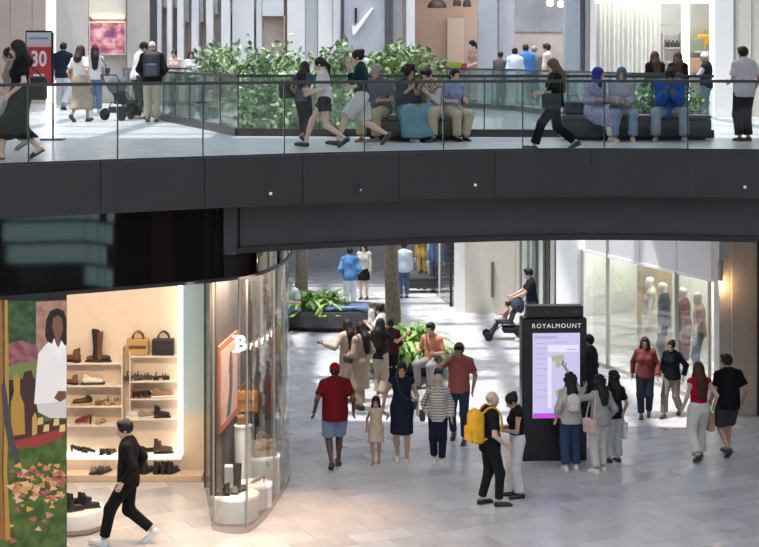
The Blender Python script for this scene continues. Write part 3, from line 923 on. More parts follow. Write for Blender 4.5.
        s.cone(P0 + V3(0, 0, -.08), lowc, .145 * B, .10 + wide, kk, cut=cut)
        for sd in 'RL':
            s.cone(hip[sd], kn[sd], .10 * B, .075 + wide * .45, kk, cut=cut)
            if hemz < kn[sd][2]: s.cone(kn[sd], an[sd] + V3(0, 0, .02), .075 + wide * .45, .07 + wide * .6, kk, cut=cut)
    if skirt is not None and not skirt.get('dress'):
        s = Sdf(h); skirt_sdf(s, skirt['hem'], skirt.get('wide', .05)); put('skirt', [s.mesh()], as_mat(skirt['c']))
    if top is not None:
        s = Sdf(h)
        g = .014 + toploose
        dress = skirt is not None and skirt.get('dress')
        hem = None if dress else (.098 if tuck else -.07 - toplen)
        torso(s, g, hem, .05)
        if not dress and not tuck:
            cutl = [(P0 + Rt @ V3(0, 0, hem), -(Rt @ V3(0, 0, 1)))]
            s.cone(P0 + Rt @ V3(0, 0, .12), P0 + Rt @ V3(0, -.005, hem - .03), .15 * B + g * .7, (.172 if fem else .166) * B + g * .8, .05, cut=cutl, flat=(Rt @ V3(0, 1, 0), 1.28 / B))
        if dress: skirt_sdf(s, skirt['hem'], skirt.get('wide', .05), top_z=.4)
        arm_sleeves(s, g * .8, sleeve, 1.0 + (.25 if toploose > .02 else 0))
        s.cone(P0 + Rt @ V3(0, -.012, .48), P0 + Rt @ V3(0, -.006, .545), .078, .062, .03)
        # neck opening
        s.ell(N0 + Rt @ V3(0, .035, .03), V3(.05, .06, .03), Rt, .012, op='d')
        put('dress' if dress else 'shirt', [s.mesh()], as_mat(top))
    if coat is not None:                                  # an open jacket or vest over the shirt
        s = Sdf(h); torso(s, .034, -.10 - coat.get('len', 0), .05)
        if coat.get('len', 0) > .1:
            cutl = [(V3(0, 0, P0[2] - .1 - coat['len']), V3(0, 0, -1))]
            s.cone(P0, P0 + V3(0, 0, -.14 - coat['len']), .17, .19, .08, cut=cutl, flat=(V3(0, 1, 0), 1.15))
        arm_sleeves(s, .022, coat.get('sleeve', 'long'), 1.2)
        s.box(P0 + Rt @ V3(0, .17, .22), V3(.028, .12, .6), Rt, .01, .02, op='d')
        put('jacket', [s.mesh()], as_mat(coat['c']))
    # ---- shoes
    for sd in 'RL':
        A, R = an[sd], F_[sd][1]
        s = Sdf(.011)
        base = [(A + R @ V3(0, 0, -.088), R @ V3(0, 0, -1))]
        g = .010
        s.cone(A + R @ V3(0, -.03, -.055), A + R @ V3(0, .14, -.066), .036 + g, .034 + g * .7, .02, cut=base)
        s.cone(A + R @ V3(0, .1, -.07), A + R @ V3(0, .185, -.074), .036 + g * .5, .026 + g * .5, .02, cut=base)
        if not barefoot_sandal: s.cone(A + R @ V3(0, -.02, -.045), A + R @ V3(0, -.012, -.01), .042, .042, .02, cut=[(A + R @ V3(0, 0, -.012), R @ V3(0, 0, 1))])
        else:
            s.p[0:2] = []
            s.box(A + R @ V3(0, .065, -.083), V3(.042, .13, .011), R, .008)
            s.cone(A + R @ V3(0, .1, -.06), A + R @ V3(0, .14, -.066), .040, .038, .02, cut=base)
        so = put('shoe', [s.mesh()], mat('shoe_%02x%02x%02x' % tuple(int(255 * c ** .5) for c in shoe), shoe, .45, noise=.06))
        if not barefoot_sandal:
            s = Sdf(.010); s.box(A + R @ V3(0, .068, -.090), V3(.043, .137, .009), R, .008); v, qd = s.mesh(); v = v * S
            link_mesh('sole', np_mesh('sole', [(v, qd)], mat('sole_white' if shoe[0] > .3 else 'sole_dark', (.8, .8, .78) if shoe[0] > .3 else (.03, .03, .03), .7)), so)
    # ---- hair and headwear
    if hair:
        hm = mat('hair_' + hairc, HAIRC[hairc], .58, spec=.3, noise=.25, nscale=30, bump=.4) if hairc in HAIRC else fabric(hairc) if isinstance(hairc, tuple) else None
        s = Sdf(.012); q = hs_
        def face_cut(w=.066, up=.0, fy=.118):
            s.ell(hp(0, fy, -.03 + up), V3(w, .075, .092) * q, Rh, .012, op='d')
        nm = 'hair'
        if hair == 'bald':
            s.ell(hp(0, -.018, .012), V3(.081, .094, .06) * q, Rh, .02, cut=[(hp(0, 0, .03), Rh @ V3(0, .3, 1)), (hp(0, 0, -.05), Rh @ V3(0, 0, -1))])
            s.ell(hp(0, .1, 0), V3(.09, .08, .12), Rh, .01, op='d')
        if hair in ('short', 'curly', 'long', 'bun', 'ponytail', 'bob', 'afro', 'wavy'):
            gx = .012 if hair != 'afro' else .026
            low = -.06 if hair in ('short', 'curly') else -.09
            s.ell(hp(0, -.016, .036), V3(.080 + gx, .098 + gx, .096 + gx) * q, Rh, .02, cut=[(hp(0, 0, low), Rh @ V3(0, .15, -1))])
            if hair == 'short':
                s.cone(hp(-.04, .06, .105), hp(.04, .06, .105), .030, .030, .03)
        if hair in ('long', 'bob', 'wavy'):
            tl = (.035 if coat else .0) + toploose
            fl = (Rt @ V3(0, 1, 0), 1.5)
            nape = P0 + Rt @ V3(0, -.115 - tl * .6, .50)
            s.cone(hp(0, -.05, 0), nape, .092, .098, .04, flat=(Rh @ V3(0, 1, 0), 1.3))
            if hair != 'bob': s.cone(nape, P0 + Rt @ V3(0, -.135 - tl, .24 if hair == 'long' else .36), .105, .075, .03, flat=fl)
            for sg in (1, -1):
                e_ = P0 + Rt @ V3(sg * .10, .06 + tl * .5, .40 if hair == 'long' else .46)
                s.cone(hp(sg * .066, -.01, .02), hp(sg * .083, .0, -.10), .034, .034, .03)
                if hair != 'bob': s.cone(hp(sg * .083, .0, -.10), e_, .034, .028, .03)
        if hair in ('wavy', 'afro', 'curly'):
            r_ = random.Random(int(px * 7 + py))
            for q_ in range(26 if hair != 'curly' else 18):
                a_, b_2 = r_.uniform(0, 2 * PI), r_.uniform(-.5, 1.45)
                if math.sin(a_) > .35 and b_2 < .75: continue
                R_ = 1.12 if hair == 'wavy' else (1.25 if hair == 'afro' else 1.03)
                s.ell(hp(.088 * R_ * math.cos(a_) * math.cos(b_2), -.016 + .104 * R_ * math.sin(a_) * math.cos(b_2), .036 + .10 * R_ * math.sin(b_2)), V3(.034, .034, .034), None, .015)
        if hair == 'bun': s.ell(hp(0, -.095, .085), V3(.05, .05, .05), Rh, .02)
        if hair == 'ponytail':
            s.cone(hp(0, -.10, .04), hp(0, -.16, -.06), .035, .04, .03); s.cone(hp(0, -.16, -.06), hp(0, -.15, -.22), .04, .015, .03)
        if hair in ('short', 'curly', 'long', 'bun', 'ponytail', 'bob', 'afro', 'wavy'): face_cut()
        if hair == 'cap':
            nm = 'cap'
            s.ell(hp(0, -.012, .036), V3(.090, .110, .102) * q, Rh, .02, cut=[(hp(0, 0, .03), Rh @ V3(0, .1, -1))])
            s.box(hp(0, .13, .04), V3(.065, .06, .008), Rh @ rot(0, .25), .008, .02)
        if hair == 'beanie':
            nm = 'cap'
            s.ell(hp(0, -.012, .036), V3(.092, .110, .105) * q, Rh, .02, cut=[(hp(0, 0, .015), Rh @ V3(0, .25, -1))])
        if hair == 'hijab':
            nm = 'headscarf'
            s.ell(hp(0, -.012, .028), V3(.094, .116, .112) * q, Rh, .04)
            s.cone(hp(0, -.01, -.06), P0 + Rt @ V3(0, -.005, .50), .085, .105, .05)
            s.cone(P0 + Rt @ V3(0, -.005, .50), P0 + Rt @ V3(0, .03, .42), .105, .12, .06, flat=(Rt @ V3(0, 1, 0), 1.15))
            s.ell(hp(0, .115, -.022), V3(.056, .062, .080) * q, Rh, .012, op='d')
        if s.p:
            v_ = s.mesh()
            if len(v_[0]): put(nm, [v_], hm if hm else fabric(hairc))
        if hair == 'cap':
            s = Sdf(.012); s.ell(hp(0, -.02, .0), V3(.084, .100, .085) * q, Rh, .02, cut=[(hp(0, 0, -.055), Rh @ V3(0, .15, -1)), (hp(0, 0, .045), Rh @ V3(0, 0, 1))])
            s.ell(hp(0, .118, -.03), V3(.07, .085, .12), Rh, .012, op='d')
            put('hair', [s.mesh()], mat('hair_black', HAIRC['black'], .45, noise=.25, nscale=30, bump=.4))
    info = dict(T=T, S=S, sh=sh, wr=wr_, el=el, hip=hip, P0=P0, Rt=Rt, Hc=Hc, fd=hinfo, an=an, kn=kn)
    return info

def world_of(info, v):
    T = info['T']; a = T.rotation_euler.z; v = np.asarray(v) * info['S']
    return Vector((T.location.x + v[0] * math.cos(a) - v[1] * math.sin(a), T.location.y + v[0] * math.sin(a) + v[1] * math.cos(a), T.location.z + v[2]))

# ------------------------------------------------------------------ things people carry
def attach_frame(info): return info['T'].location.copy(), info['T'].rotation_euler.z
def shoulder_bag(info, side, c, label, w=.30, hgt=.22, d=.10, drop=.0, fwd=0.0, cat='bag', hand=False, out=.05, cross=False, z=None, m=None):
    """a bag hanging from a shoulder, across the body, or from the hand"""
    sg = 1 if side == 'R' else -1
    S = info['S']
    if hand: a = info['wr'][side] + info['fd'][side][0] * .08
    else: a = info['sh'][side] + V3(0, 0, .06)
    if hand: c0 = a + V3(0, 0, -.10 - hgt / 2)
    else:
        hz = info['P0'][2] + .02 - drop if z is None else z
        c0 = info['P0'] + V3(sg * (.20 + out + d / 2), fwd, 0); c0[2] = hz
    loc, a_ = attach_frame(info)
    base = (c0 + V3(0, 0, -hgt / 2)) * S
    T = thing('handbag', label, cat, world_of(info, c0 + V3(0, 0, -hgt / 2)), a_)
    s = Sdf(.014); s.box(V3(0, 0, hgt / 2) * S, V3(d / 2, w / 2, hgt / 2) * S, None, .03)
    mm = m or mat('bag_%02x%02x%02x' % tuple(int(255 * x ** .5) for x in c), c, .5, noise=.08, bump=.1)
    sdf_obj('body', s, mm, T)
    s = Sdf(.012); s.box(V3(sg * d / 2, 0, hgt * .72) * S, V3(.012, w / 2 - .01, hgt * .26) * S, None, .008); sdf_obj('flap', s, mm, T)
    off = c0 + V3(0, 0, -hgt / 2)
    e1 = V3(0, w * .42, hgt * .9) ; e2 = V3(0, -w * .42, hgt * .9)
    if hand: mid = [a + V3(0, .04, -.02), a, a + V3(0, -.04, -.02)]
    elif cross:
        o = 'L' if side == 'R' else 'R'; t = info['sh'][o] * .6 + (info['P0'] + info['Rt'] @ V3(0, 0, .54)) * .4 + V3(0, 0, .07)
        ch = info['P0'] + info['Rt'] @ V3(0, .165, .28); bk = info['P0'] + info['Rt'] @ V3(0, -.155, .28)
        mid = [ch, t + V3(0, .06, 0), t + V3(0, -.06, 0), bk]
    else: mid = [a + V3(0, .07, -.04), a + V3(0, .03, .025), a + V3(0, -.03, .025), a + V3(0, -.07, -.04)]
    pts = [e1] + [q - off for q in mid] + [e2]
    MB().tube([tuple(p * S) for p in catmull([tuple(p) for p in pts], 5)], .011 * S, 6).build('strap', mm, T, smooth=True)
    return T
def backpack(info, c, label, w=.32, hgt=.44, d=.17, c2=None, dz=.0):
    S = info['S']; Rt = info['Rt']; P0 = info['P0']
    cen = P0 + Rt @ V3(0, -.135 - d / 2, .29 + dz)
    T = thing('backpack', label, 'backpack', world_of(info, cen), info['T'].rotation_euler.z)
    mm = mat('pack_%02x%02x%02x' % tuple(int(255 * x ** .5) for x in c), c, .7, noise=.1, nscale=10, bump=.2)
    m2 = mm if c2 is None else mat('pack_%02x%02x%02x' % tuple(int(255 * x ** .5) for x in c2), c2, .7, noise=.1, nscale=10, bump=.2)
    s = Sdf(.014); s.box(V3(0, 0, 0), V3(w / 2, d / 2, hgt / 2) * S, Rt, .06); s.ell(Rt @ V3(0, -.02, .05) * S, V3(w * .46, d * .55, hgt * .5) * S, Rt, .05)
    sdf_obj('body', s, mm, T)
    s = Sdf(.014); s.box(Rt @ V3(0, -d / 2 - .015, -hgt * .2) * S, V3(w * .38, .045, hgt * .25) * S, Rt, .035); sdf_obj('front_pocket', s, m2, T)
    for sd in 'RL':
        q = info['sh'][sd]; sg = 1 if sd == 'R' else -1
        pts = [cen + Rt @ V3(sg * .08, d / 2 - .03, hgt * .42), P0 + Rt @ V3(sg * .11, -.05, .57), P0 + Rt @ V3(sg * .115, .06, .545), P0 + Rt @ V3(sg * .13, .135, .40), P0 + Rt @ V3(sg * .165, .09, .2), cen + Rt @ V3(sg * .12, d / 2 - .03, -hgt * .38)]
        MB().tube([tuple(p * S) for p in catmull([tuple(p - cen) for p in pts], 4)], .017 * S, 6).build('shoulder_strap', m2, T, smooth=True)
    MB().tube([tuple(p) for p in [(-.03, -.0, hgt / 2 * S - .01), (-.02, -.02, hgt / 2 * S + .03), (.02, -.02, hgt / 2 * S + .03), (.03, 0, hgt / 2 * S - .01)]], .008, 6).build('top_loop', m2, T)
    return T
def phone(info, side, label):
    fd, th, pn = info['fd'][side]; c = info['wr'][side] + fd * .10 + pn * .02
    T = thing('mobile_phone', label, 'phone', world_of(info, c), info['T'].rotation_euler.z)
    s = Sdf(.006); R = np.stack([th, fd, pn], 1)
    s.box(V3(0, 0, 0), V3(.037, .075, .006), R, .005); sdf_obj('casing', s, M_black, T)
    s = Sdf(.006); s.box(pn * .005, V3(.033, .068, .004), R, .003); sdf_obj('screen', s, mat('phone_glass', (.05, .06, .08), .1), T)
    return T
# ------------------------------------------------------------------ shoe shop on the left: bulkhead, walls, window
ZB = 3.65
SF = catmull([(-11.2, 16.1), (-7.8, 19.1), (-4.95, 21.05), (-3.6, 21.9), (-2.75, 22.45), (-2.2, 22.85), (-1.80, 23.35), (-1.55, 24.3), (-1.44, 25.4), (-1.46, 26.6), (-1.6, 28.5)], 10)
MB().strip(SF, offset(SF, .16), ZB, 4.685).build('wall_bulkhead', M_gloss, kind='structure', smooth=True)
MB().strip(offset(SF, -.012), offset(SF, .17), ZB - .05, ZB).build('trim_6', M_black, kind='structure')
M_shop = mat('shop_warm_wall', (.74, .60, .47), .6, noise=.04)
MB().prism([(-9.4, 18.2), (-4.9, 21.2), (-2.7, 22.6), (-1.75, 23.8), (-1.6, 25.6), (-1.65, 28.4), (-9.4, 28.4)], ZB + .02, ZB + .12).build('ceiling_shop', M_ceil, kind='structure')
WY = 26.0
wl = holder('wall_shoe_shop')
MB().box(-9.4, sx(183, WY), WY, WY + .2, 0, ZB + .05).build('wall_panel', M_shop, wl)
MB().box(-9.6, -9.4, 18.2, WY + .2, 0, ZB + .05).build('wall_panel', M_shop, wl)
MB().box(sx(205, 25.4), sx(213, 25.4), 25.25, 25.5, 0, ZB, .01).build('pillar', M_black, wl)
MB().box(-9.0, sx(205, WY), WY - .40, WY, 0, .10, .01).build('trim_7', mat('plinth_oak', (.60, .47, .34), .5, noise=.06), kind='structure')
# beach mural on the wall beside the shelves
mm = bpy.data.materials.new('beach_mural'); mm.use_nodes = True
nt = mm.node_tree; b_ = nt.nodes['Principled BSDF']; g_ = nt.nodes.new('ShaderNodeNewGeometry'); sp = nt.nodes.new('ShaderNodeSeparateXYZ')
rp = nt.nodes.new('ShaderNodeValToRGB'); mr = nt.nodes.new('ShaderNodeMapRange'); mr.inputs['From Max'].default_value = ZB
nz = nt.nodes.new('ShaderNodeTexNoise'); nz.inputs['Scale'].default_value = 1.3; ad = nt.nodes.new('ShaderNodeMath'); ad.operation = 'MULTIPLY_ADD'; ad.inputs[1].default_value = .7
nt.links.new(g_.outputs['Position'], sp.inputs[0]); nt.links.new(g_.outputs['Position'], nz.inputs['Vector']); nt.links.new(nz.outputs['Fac'], ad.inputs[0]); nt.links.new(sp.outputs['Z'], ad.inputs[2]); nt.links.new(ad.outputs[0], mr.inputs['Value'])
nt.links.new(mr.outputs[0], rp.inputs[0]); nt.links.new(rp.outputs[0], b_.inputs['Base Color']); b_.inputs['Roughness'].default_value = .6
cr = rp.color_ramp; cr.elements[0].position = .12; cr.elements[0].color = (.62, .50, .36, 1); cr.elements[1].position = .75; cr.elements[1].color = (.30, .42, .47, 1)
e = cr.elements.new(.34); e.color = (.66, .56, .42, 1); e = cr.elements.new(.45); e.color = (.42, .50, .50, 1)
o = MB().box(sx(183, WY), sx(204.5, WY), WY, WY + .15, .1, ZB).build('wall_mural', mm, kind='structure')
area((-4.6, 24.4, ZB - .02), 3.4, 2.2, 52, (1, .80, .62)); area((-3.9, 22.7, ZB - .02), 2.6, .5, 120, (1, .74, .50))
area((-2.05, 23.6, ZB - .02), .5, 1.2, 95, (1, .84, .70)); area((-1.85, 25.0, ZB - .02), .4, .8, 40, (1, .86, .74))

area((-2.35, 22.75, ZB - .06), 1.2, .25, 70, (1, .72, .46)); area((-1.75, 23.75, ZB - .06), .3, .3, 10, (1, .76, .52))
for lx, ly, tx, ty, e_ in ((-.95, 24.3, -1.3, 23.0, 1000), (-2.2, 22.5, -2.3, 21.6, 200)):      # soffit downlights before the shop
    sl = bpy.data.lights.new('soffit_downlight', 'SPOT'); sl.energy = e_; sl.color = (1, .62, .34); sl.spot_size = math.radians(62); sl.spot_blend = 1.0; sl.shadow_soft_size = .12
    so_ = bpy.data.objects.new('soffit_downlight', sl); COL.objects.link(so_); so_.location = (lx, ly, 4.6 if lx > -2 else 3.58)
    so_.rotation_euler = Vector((tx - lx, ty - ly, -4.6)).to_track_quat('-Z', 'Y').to_euler()
# shelf wall
SY = 25.72
def sz(py, Y=SY): return EYE - (py - HZ) * Y / F
sh_ = thing('shoe_shelf', 'tall white backlit wall shelf displaying shoes and bags', 'shelf', (sx(120, SY), WY, 0))
def shp(name, x0, x1, y0, y1, z0, z1, m): 
    o = MB().box(x0, x1, y0, y1, z0, z1).build(name, m, sh_); o.location = (-sh_.location.x, -sh_.location.y, 0); return o
M_shelf = mat('shelf_white', (.82, .76, .68), .45); M_back = mat('shelf_backing', (.80, .69, .57), .6, noise=.03)
shp('back_panel', sx(40, WY), sx(180, WY), WY - .03, WY, .42, ZB, M_back)
M_sl_ = mat('shelf_light', (1, .95, .9), .5, emit=(1, .93, .84), estr=1.5)
shp('light_frame', sx(178.2, SY), sx(181, SY), SY - .02, WY, .40, ZB, M_sl_)
shp('light_frame', sx(40, SY), sx(181, SY), SY - .02, WY, .34, .40, M_sl_)
shp('divider', sx(121.4, SY), sx(122.4, SY), SY, WY, .40, sz(348), M_shelf)
shp('divider', sx(129.4, SY), sx(130.2, SY), SY, WY, .40, sz(352), M_shelf)
LROW = [363.5, 386, 406.5, 425.5]; RROW = [356.5, 381.5, 399, 419.5]
for r in LROW: shp('shelf_board', sx(40, SY), sx(121.4, SY), SY, WY - .03, sz(r) - .018, sz(r), M_shelf)
for r in RROW: shp('shelf_board', sx(130.2, SY), sx(178, SY), SY, WY - .03, sz(r) - .018, sz(r), M_shelf)

# footwear
def shoe_parts(kind):
    P = {}
    s = Sdf(.0085)
    if kind == 'sneaker':
        s.cone((-.095, 0, .055), (.09, 0, .042), .040, .036, .02, cut=[(V3(0, 0, .018), V3(0, 0, -1))]).cone((-.09, 0, .06), (-.08, 0, .10), .040, .040, .02, cut=[(V3(0, 0, .098), V3(.25, 0, 1))])
        s.ell((-.075, 0, .115), (.045, .026, .04), op='d', k=.008)
        P['upper'] = s.mesh(); t = Sdf(.008); t.box((0, 0, .014), (.145, .045, .014), None, .012); P['sole'] = t.mesh()
        t = Sdf(.007)
        for i in range(4): t.cone((.0 + .022 * i, -.022, .079 - .009 * i), (.0 + .022 * i, .022, .079 - .009 * i), .006, .006, .004)
        P['laces'] = t.mesh()
    elif kind == 'pump':
        s.cone((-.095, 0, .115), (-.01, 0, .075), .032, .030, .03).cone((-.01, 0, .07), (.10, 0, .026), .032, .026, .03)
        s.ell((-.045, 0, .135), (.085, .024, .042), rot(0), op='d', k=.01)
        P['upper'] = s.mesh(); t = Sdf(.007); t.cone((-.105, 0, .10), (-.10, 0, .006), .020, .009, .01); P['heel'] = t.mesh()
        t = Sdf(.007); t.cone((.02, 0, .035), (.115, 0, .008), .022, .020, .01, flat=(V3(0, 0, 1), 2.6)); P['sole'] = t.mesh()
    elif kind == 'sandal':
        s.box((0, 0, .05), (.135, .042, .014), rot(0), .012); P['footbed'] = s.mesh()
        t = Sdf(.008); t.box((-.08, 0, .022), (.045, .040, .022), None, .01).box((.08, 0, .022), (.055, .042, .022), None, .012); P['sole'] = t.mesh()
        t = Sdf(.008)
        for x in (.07, .03): t.cone((x, -.036, .055), (x, 0, .095), .009, .009, .008).cone((x, 0, .095), (x, .036, .055), .009, .009, .008)
        t.cone((-.09, -.036, .055), (-.07, 0, .13), .008, .008, .008).cone((-.07, 0, .13), (-.09, .036, .055), .008, .008, .008)
        P['strap'] = t.mesh()
    else:
        top = {'ankle_boot': .19, 'boot': .44}[kind]
        s.cone((-.08, 0, .07), (.085, 0, .052), .044, .036, .02, cut=[(V3(0, 0, .02), V3(0, 0, -1))])
        s.cone((-.07, 0, .07), (-.068, 0, .14), .043, .038, .03); s.cone((-.068, 0, .13), (-.075, 0, top), .038, .046 if top < .3 else .056, .03, cut=[(V3(0, 0, top - .02), V3(.2, 0, 1))])
        s.cone((-.07, 0, top - .03), (-.07, 0, top + .06), .040, .046, op='d', k=.006)
        P['upper'] = s.mesh(); t = Sdf(.008); t.box((.03, 0, .012), (.105, .044, .012), None, .01).box((-.085, 0, .02), (.035, .04, .022), None, .008); P['sole'] = t.mesh()
    return P
SHOE = {k: shoe_parts(k) for k in ('sneaker', 'pump', 'sandal', 'ankle_boot', 'boot')}
SCACHE = {}
def lea(c, r=.4): return mat('leather_%02x%02x%02x' % tuple(int(255 * x ** .5) for x in c), c, r, noise=.06)
def footwear(kind, label, loc, yaw, c, c2, group=None, sc=1.0):
    T = thing({'pump': 'heeled_shoe', 'boot': 'tall_boot'}.get(kind, kind), label, {'sneaker': 'sneaker', 'pump': 'shoe', 'sandal': 'sandal'}.get(kind, 'boot'), loc, math.radians(yaw), group)
    T.scale = (sc, sc, sc)
    for n, (v, q) in SHOE[kind].items():
        m = lea(c) if n in ('upper', 'strap') else lea(c2)
        key = (kind, n, m.name)
        if key not in SCACHE: SCACHE[key] = np_mesh(n, [(v, q)], m)
        link_mesh(n, SCACHE[key], T)
    return T
B_, W_, TAN, BRN, RED = (.02, .018, .018), (.78, .75, .70), (.50, .33, .18), (.15, .065, .03), (.22, .03, .04)
def onshelf(px, py, d=.13): return Vector((sx(px, SY + d), SY + d, sz(py)))
items = [
 ('boot', 'tall cognac brown boot on the top shelf of the backlit wall', 94.5, 363.5, 175, BRN, B_, 0, 1.0),
 ('boot', 'tall black boot beside the cognac one on the top shelf', 101.5, 363.5, 5, B_, B_, .02, 1.08),
 ('ankle_boot', 'brown ankle boot at the end of the top shoe shelf', 72, 363.5, 160, BRN, B_, 0, 1.1),
 ('sneaker', 'white sneaker with black sole trim alone on its shelf under the tall boots', 93, 386, 5, W_, B_, 0, 1.2),
 ('ankle_boot', 'chestnut brown ankle boot left of the lone white sneaker', 72, 386, 150, (.20, .09, .05), B_, 0, .8),
 ('sneaker', 'dark sneaker with tan sole on the third shoe shelf', 82, 406.5, 200, (.05, .03, .02), TAN, 0, 1.1),
 ('sandal', 'tan strappy sandal on the third shoe shelf', 103.5, 406.5, 20, TAN, BRN, 0, .95),
 ('sandal', 'black strappy sandal beside the tan one on the third shoe shelf', 113, 406.5, 20, B_, TAN, 0, .95),
 ('pump', 'burgundy high heeled shoe on the fourth shoe shelf', 83.5, 425.5, 160, RED, B_, 0, 1.1),
 ('sandal', 'pale sandal beside the burgundy heel', 100.5, 425.5, 60, (.55, .40, .28), TAN, 0, .75),
 ('pump', 'black pump on the glowing lowest shelf', 79.5, 447, 10, B_, B_, 0, 1.0),
 ('pump', 'black pump turned sideways on the glowing lowest shelf', 89, 447, 30, B_, B_, 0, .85),
 ('sneaker', 'small dark shoe on the glowing lowest shelf', 104.5, 447, 70, (.04, .03, .03), B_, 0, .8),
 ('sneaker', 'small dark shoe behind the man in black on the glowing lowest shelf', 112, 447, 70, (.05, .03, .03), B_, 0, .8),
 ('sandal', 'black platform sandal below the straw tote', 133, 381.5, 15, B_, (.06, .05, .05), 0, 1.0),
 ('sandal', 'black platform sandal next to another below the straw tote', 143, 381.5, 15, B_, (.07, .05, .05), 0, 1.0),
 ('sandal', 'dark flat sandal below the black tote', 161, 381.5, 15, (.05, .04, .04), B_, 0, .9),
 ('pump', 'red heeled shoe standing upright between two dark heels', 135.5, 399, 80, (.30, .03, .05), B_, 0, 1.0),
 ('pump', 'brown heeled shoe in the middle of three heels', 141.7, 399, 80, (.09, .04, .03), B_, 0, 1.0),
 ('pump', 'black heeled shoe at the end of three heels', 148, 399, 80, B_, B_, 0, 1.0),
 ('sneaker', 'brown and white sneaker beside the three heels', 163, 399, 15, (.32, .20, .13), W_, 0, 1.2),
 ('sneaker', 'white sneaker next to the black ankle boot', 136, 419.5, 30, W_, W_, 0, 1.0),
 ('sneaker', 'grey sneaker next to the black ankle boot', 147, 419.5, 30, (.30, .28, .24), W_, 0, 1.0),
 ('ankle_boot', 'black ankle boot on the right hand shelf', 162, 419.5, 10, B_, B_, 0, .95),
 ('sneaker', 'white trainer on the glowing shelf beside the brown boot', 138.5, 447, 30, W_, B_, 0, 1.0),
 ('sneaker', 'black trainer on the glowing shelf beside the brown boot', 148.5, 447, 30, B_, W_, 0, 1.0),
 ('ankle_boot', 'dark brown ankle boot on the glowing lowest shelf', 163.5, 447, 10, (.09, .05, .04), B_, 0, 1.15),
]
for k, lb, px, py, yw, c, c2, d, sc in items: 
    p = onshelf(px, py); 
    if py == 447: p.z = .40; p.y -= .03
    footwear(k, lb, p, yw, c, c2, sc=sc * 1.12)
# pairs on the low plinth
for n_, (px, k, lb, c) in enumerate(((97, 'sneaker', 'grey sneaker on the oak plinth below the shelves', (.25, .22, .2)), (104.5, 'sneaker', 'dark sneaker on the oak plinth below the shelves', (.06, .05, .05)), (134.5, 'ankle_boot', 'first black combat boot of the plinth row, next to the walking man', B_), (141, 'ankle_boot', 'second black combat boot of the plinth row', B_), (147.5, 'ankle_boot', 'third black combat boot of the plinth row', B_), (159.5, 'ankle_boot', 'fourth black combat boot of the plinth row, after the gap', B_), (166.5, 'ankle_boot', 'fifth black combat boot of the plinth row', B_), (173, 'ankle_boot', 'last black combat boot of the plinth row, by the mural', B_))):
    footwear(k, lb, (sx(px, WY - .21), WY - .21, .10), 65, c, B_, sc=1.15)
# tote bags on the top shelf
def tote(label, loc, w, h_, d, m, mh, yaw=0, name='tote_bag'):
    T = thing(name, label, 'bag', loc, yaw)
    s = Sdf(.012); s.box((0, 0, h_ / 2), (w / 2, d / 2, h_ / 2), None, .02); s.box((0, 0, h_), (w / 2 - .02, d / 2 - .02, .05), None, .01, op='d'); sdf_obj('body', s, m, T)
    for y in (-d * .35, d * .35):
        MB().tube(catmull([(-w * .24, y, h_ * .88), (-w * .22, y, h_ * 1.2), (0, y, h_ * 1.42), (w * .22, y, h_ * 1.2), (w * .24, y, h_ * .88)], 5), .012, 6).build('handle', mh, T, smooth=True)
    MB().box(-w * .40, w * .40, -d / 2 - .006, -d / 2 + .004, h_ * .42, h_ * .60).build('label_band', mh, T)
    return T
M_straw = mat('straw_weave', (.55, .38, .17), .8, pattern='check', color2=(.40, .26, .10), pscale=60.0)
tote('straw coloured tote with dark band on the top shelf', onshelf(138, 356.5), .35, .27, .14, M_straw, lea(BRN))
tote('black tote bag with handles beside the straw tote', onshelf(163.5, 356.5), .36, .27, .14, lea((.03, .028, .03)), lea((.045, .04, .045)))

# round display table with boots
tp = gl(74, 528)
rt = thing('round_table', 'low round white display table with dark boots by the poster', 'table', (tp.x, tp.y, 0))
MB().lathe([(.40, 0), (.42, .02), (.42, .06), (.40, .07)], 32).build('base', mat('plinth_oak', (.60, .47, .34), .5, noise=.06), rt, smooth=True)
MB().lathe([(.43, .07), (.46, .09), (.46, .27), (.44, .30)], 32).build('top', M_white, rt, smooth=True)
for n_, (dx, dy, k, yw, sc) in enumerate(((-.02, .05, 'ankle_boot', 60, 1.2), (.14, .10, 'ankle_boot', 65, 1.2), (.26, -.04, 'ankle_boot', 20, 1.0), (.05, -.2, 'ankle_boot', 30, 1.0), (-.2, .2, 'boot', 70, .9))):
    footwear(k, ['black lace boot in the middle of the round display table', 'black lace boot towards the back of the round display table', 'low black boot pointing off the edge of the round table', 'low black boot at the front of the round display table', 'taller black boot by the poster on the round table'][n_], (tp.x + dx, tp.y + dy, .30), yw, B_, (.03, .03, .03), sc=sc)

# ------------------------------------------------------------------ fashion poster in the shop front
PA, PB = Vector((-5.55, 20.55, 0)), Vector((sx(67, 21.55), 21.55, 0))
pd = (PB - PA).normalized(); pn_ = Vector((pd.y, -pd.x, 0))
po = thing('poster_panel', 'tall fashion poster of a woman in white shirt on a lawn', 'poster', (PA.x, PA.y, 0), math.atan2(pd.y, pd.x))
PLn = (PB - PA).length
def uz(px, py):
    k = (px - CX) / F; t = (k * PA.y - PA.x) / (pd.x - k * pd.y); Y = PA.y + pd.y * t
    return t, EYE - (py - HZ) * Y / F
MB().box(0, PLn, 0, .14, 0, ZB - .04, .005).build('panel', M_black, po)
def pm(n, c): return mat('print_' + n, c, .45, emit=c, estr=.22)  # prints glow slightly to stand for the light falling on them
def print_mat(n, c, c2, sc=3.0):
    m = mat('print_' + n, c, .45, pattern='noise', color2=c2, pscale=sc)
    b = m.node_tree.nodes['Principled BSDF']; l = b.inputs['Base Color'].links[0].from_socket
    m.node_tree.links.new(l, b.inputs['Emission Color']); b.inputs['Emission Strength'].default_value = .22
    return m
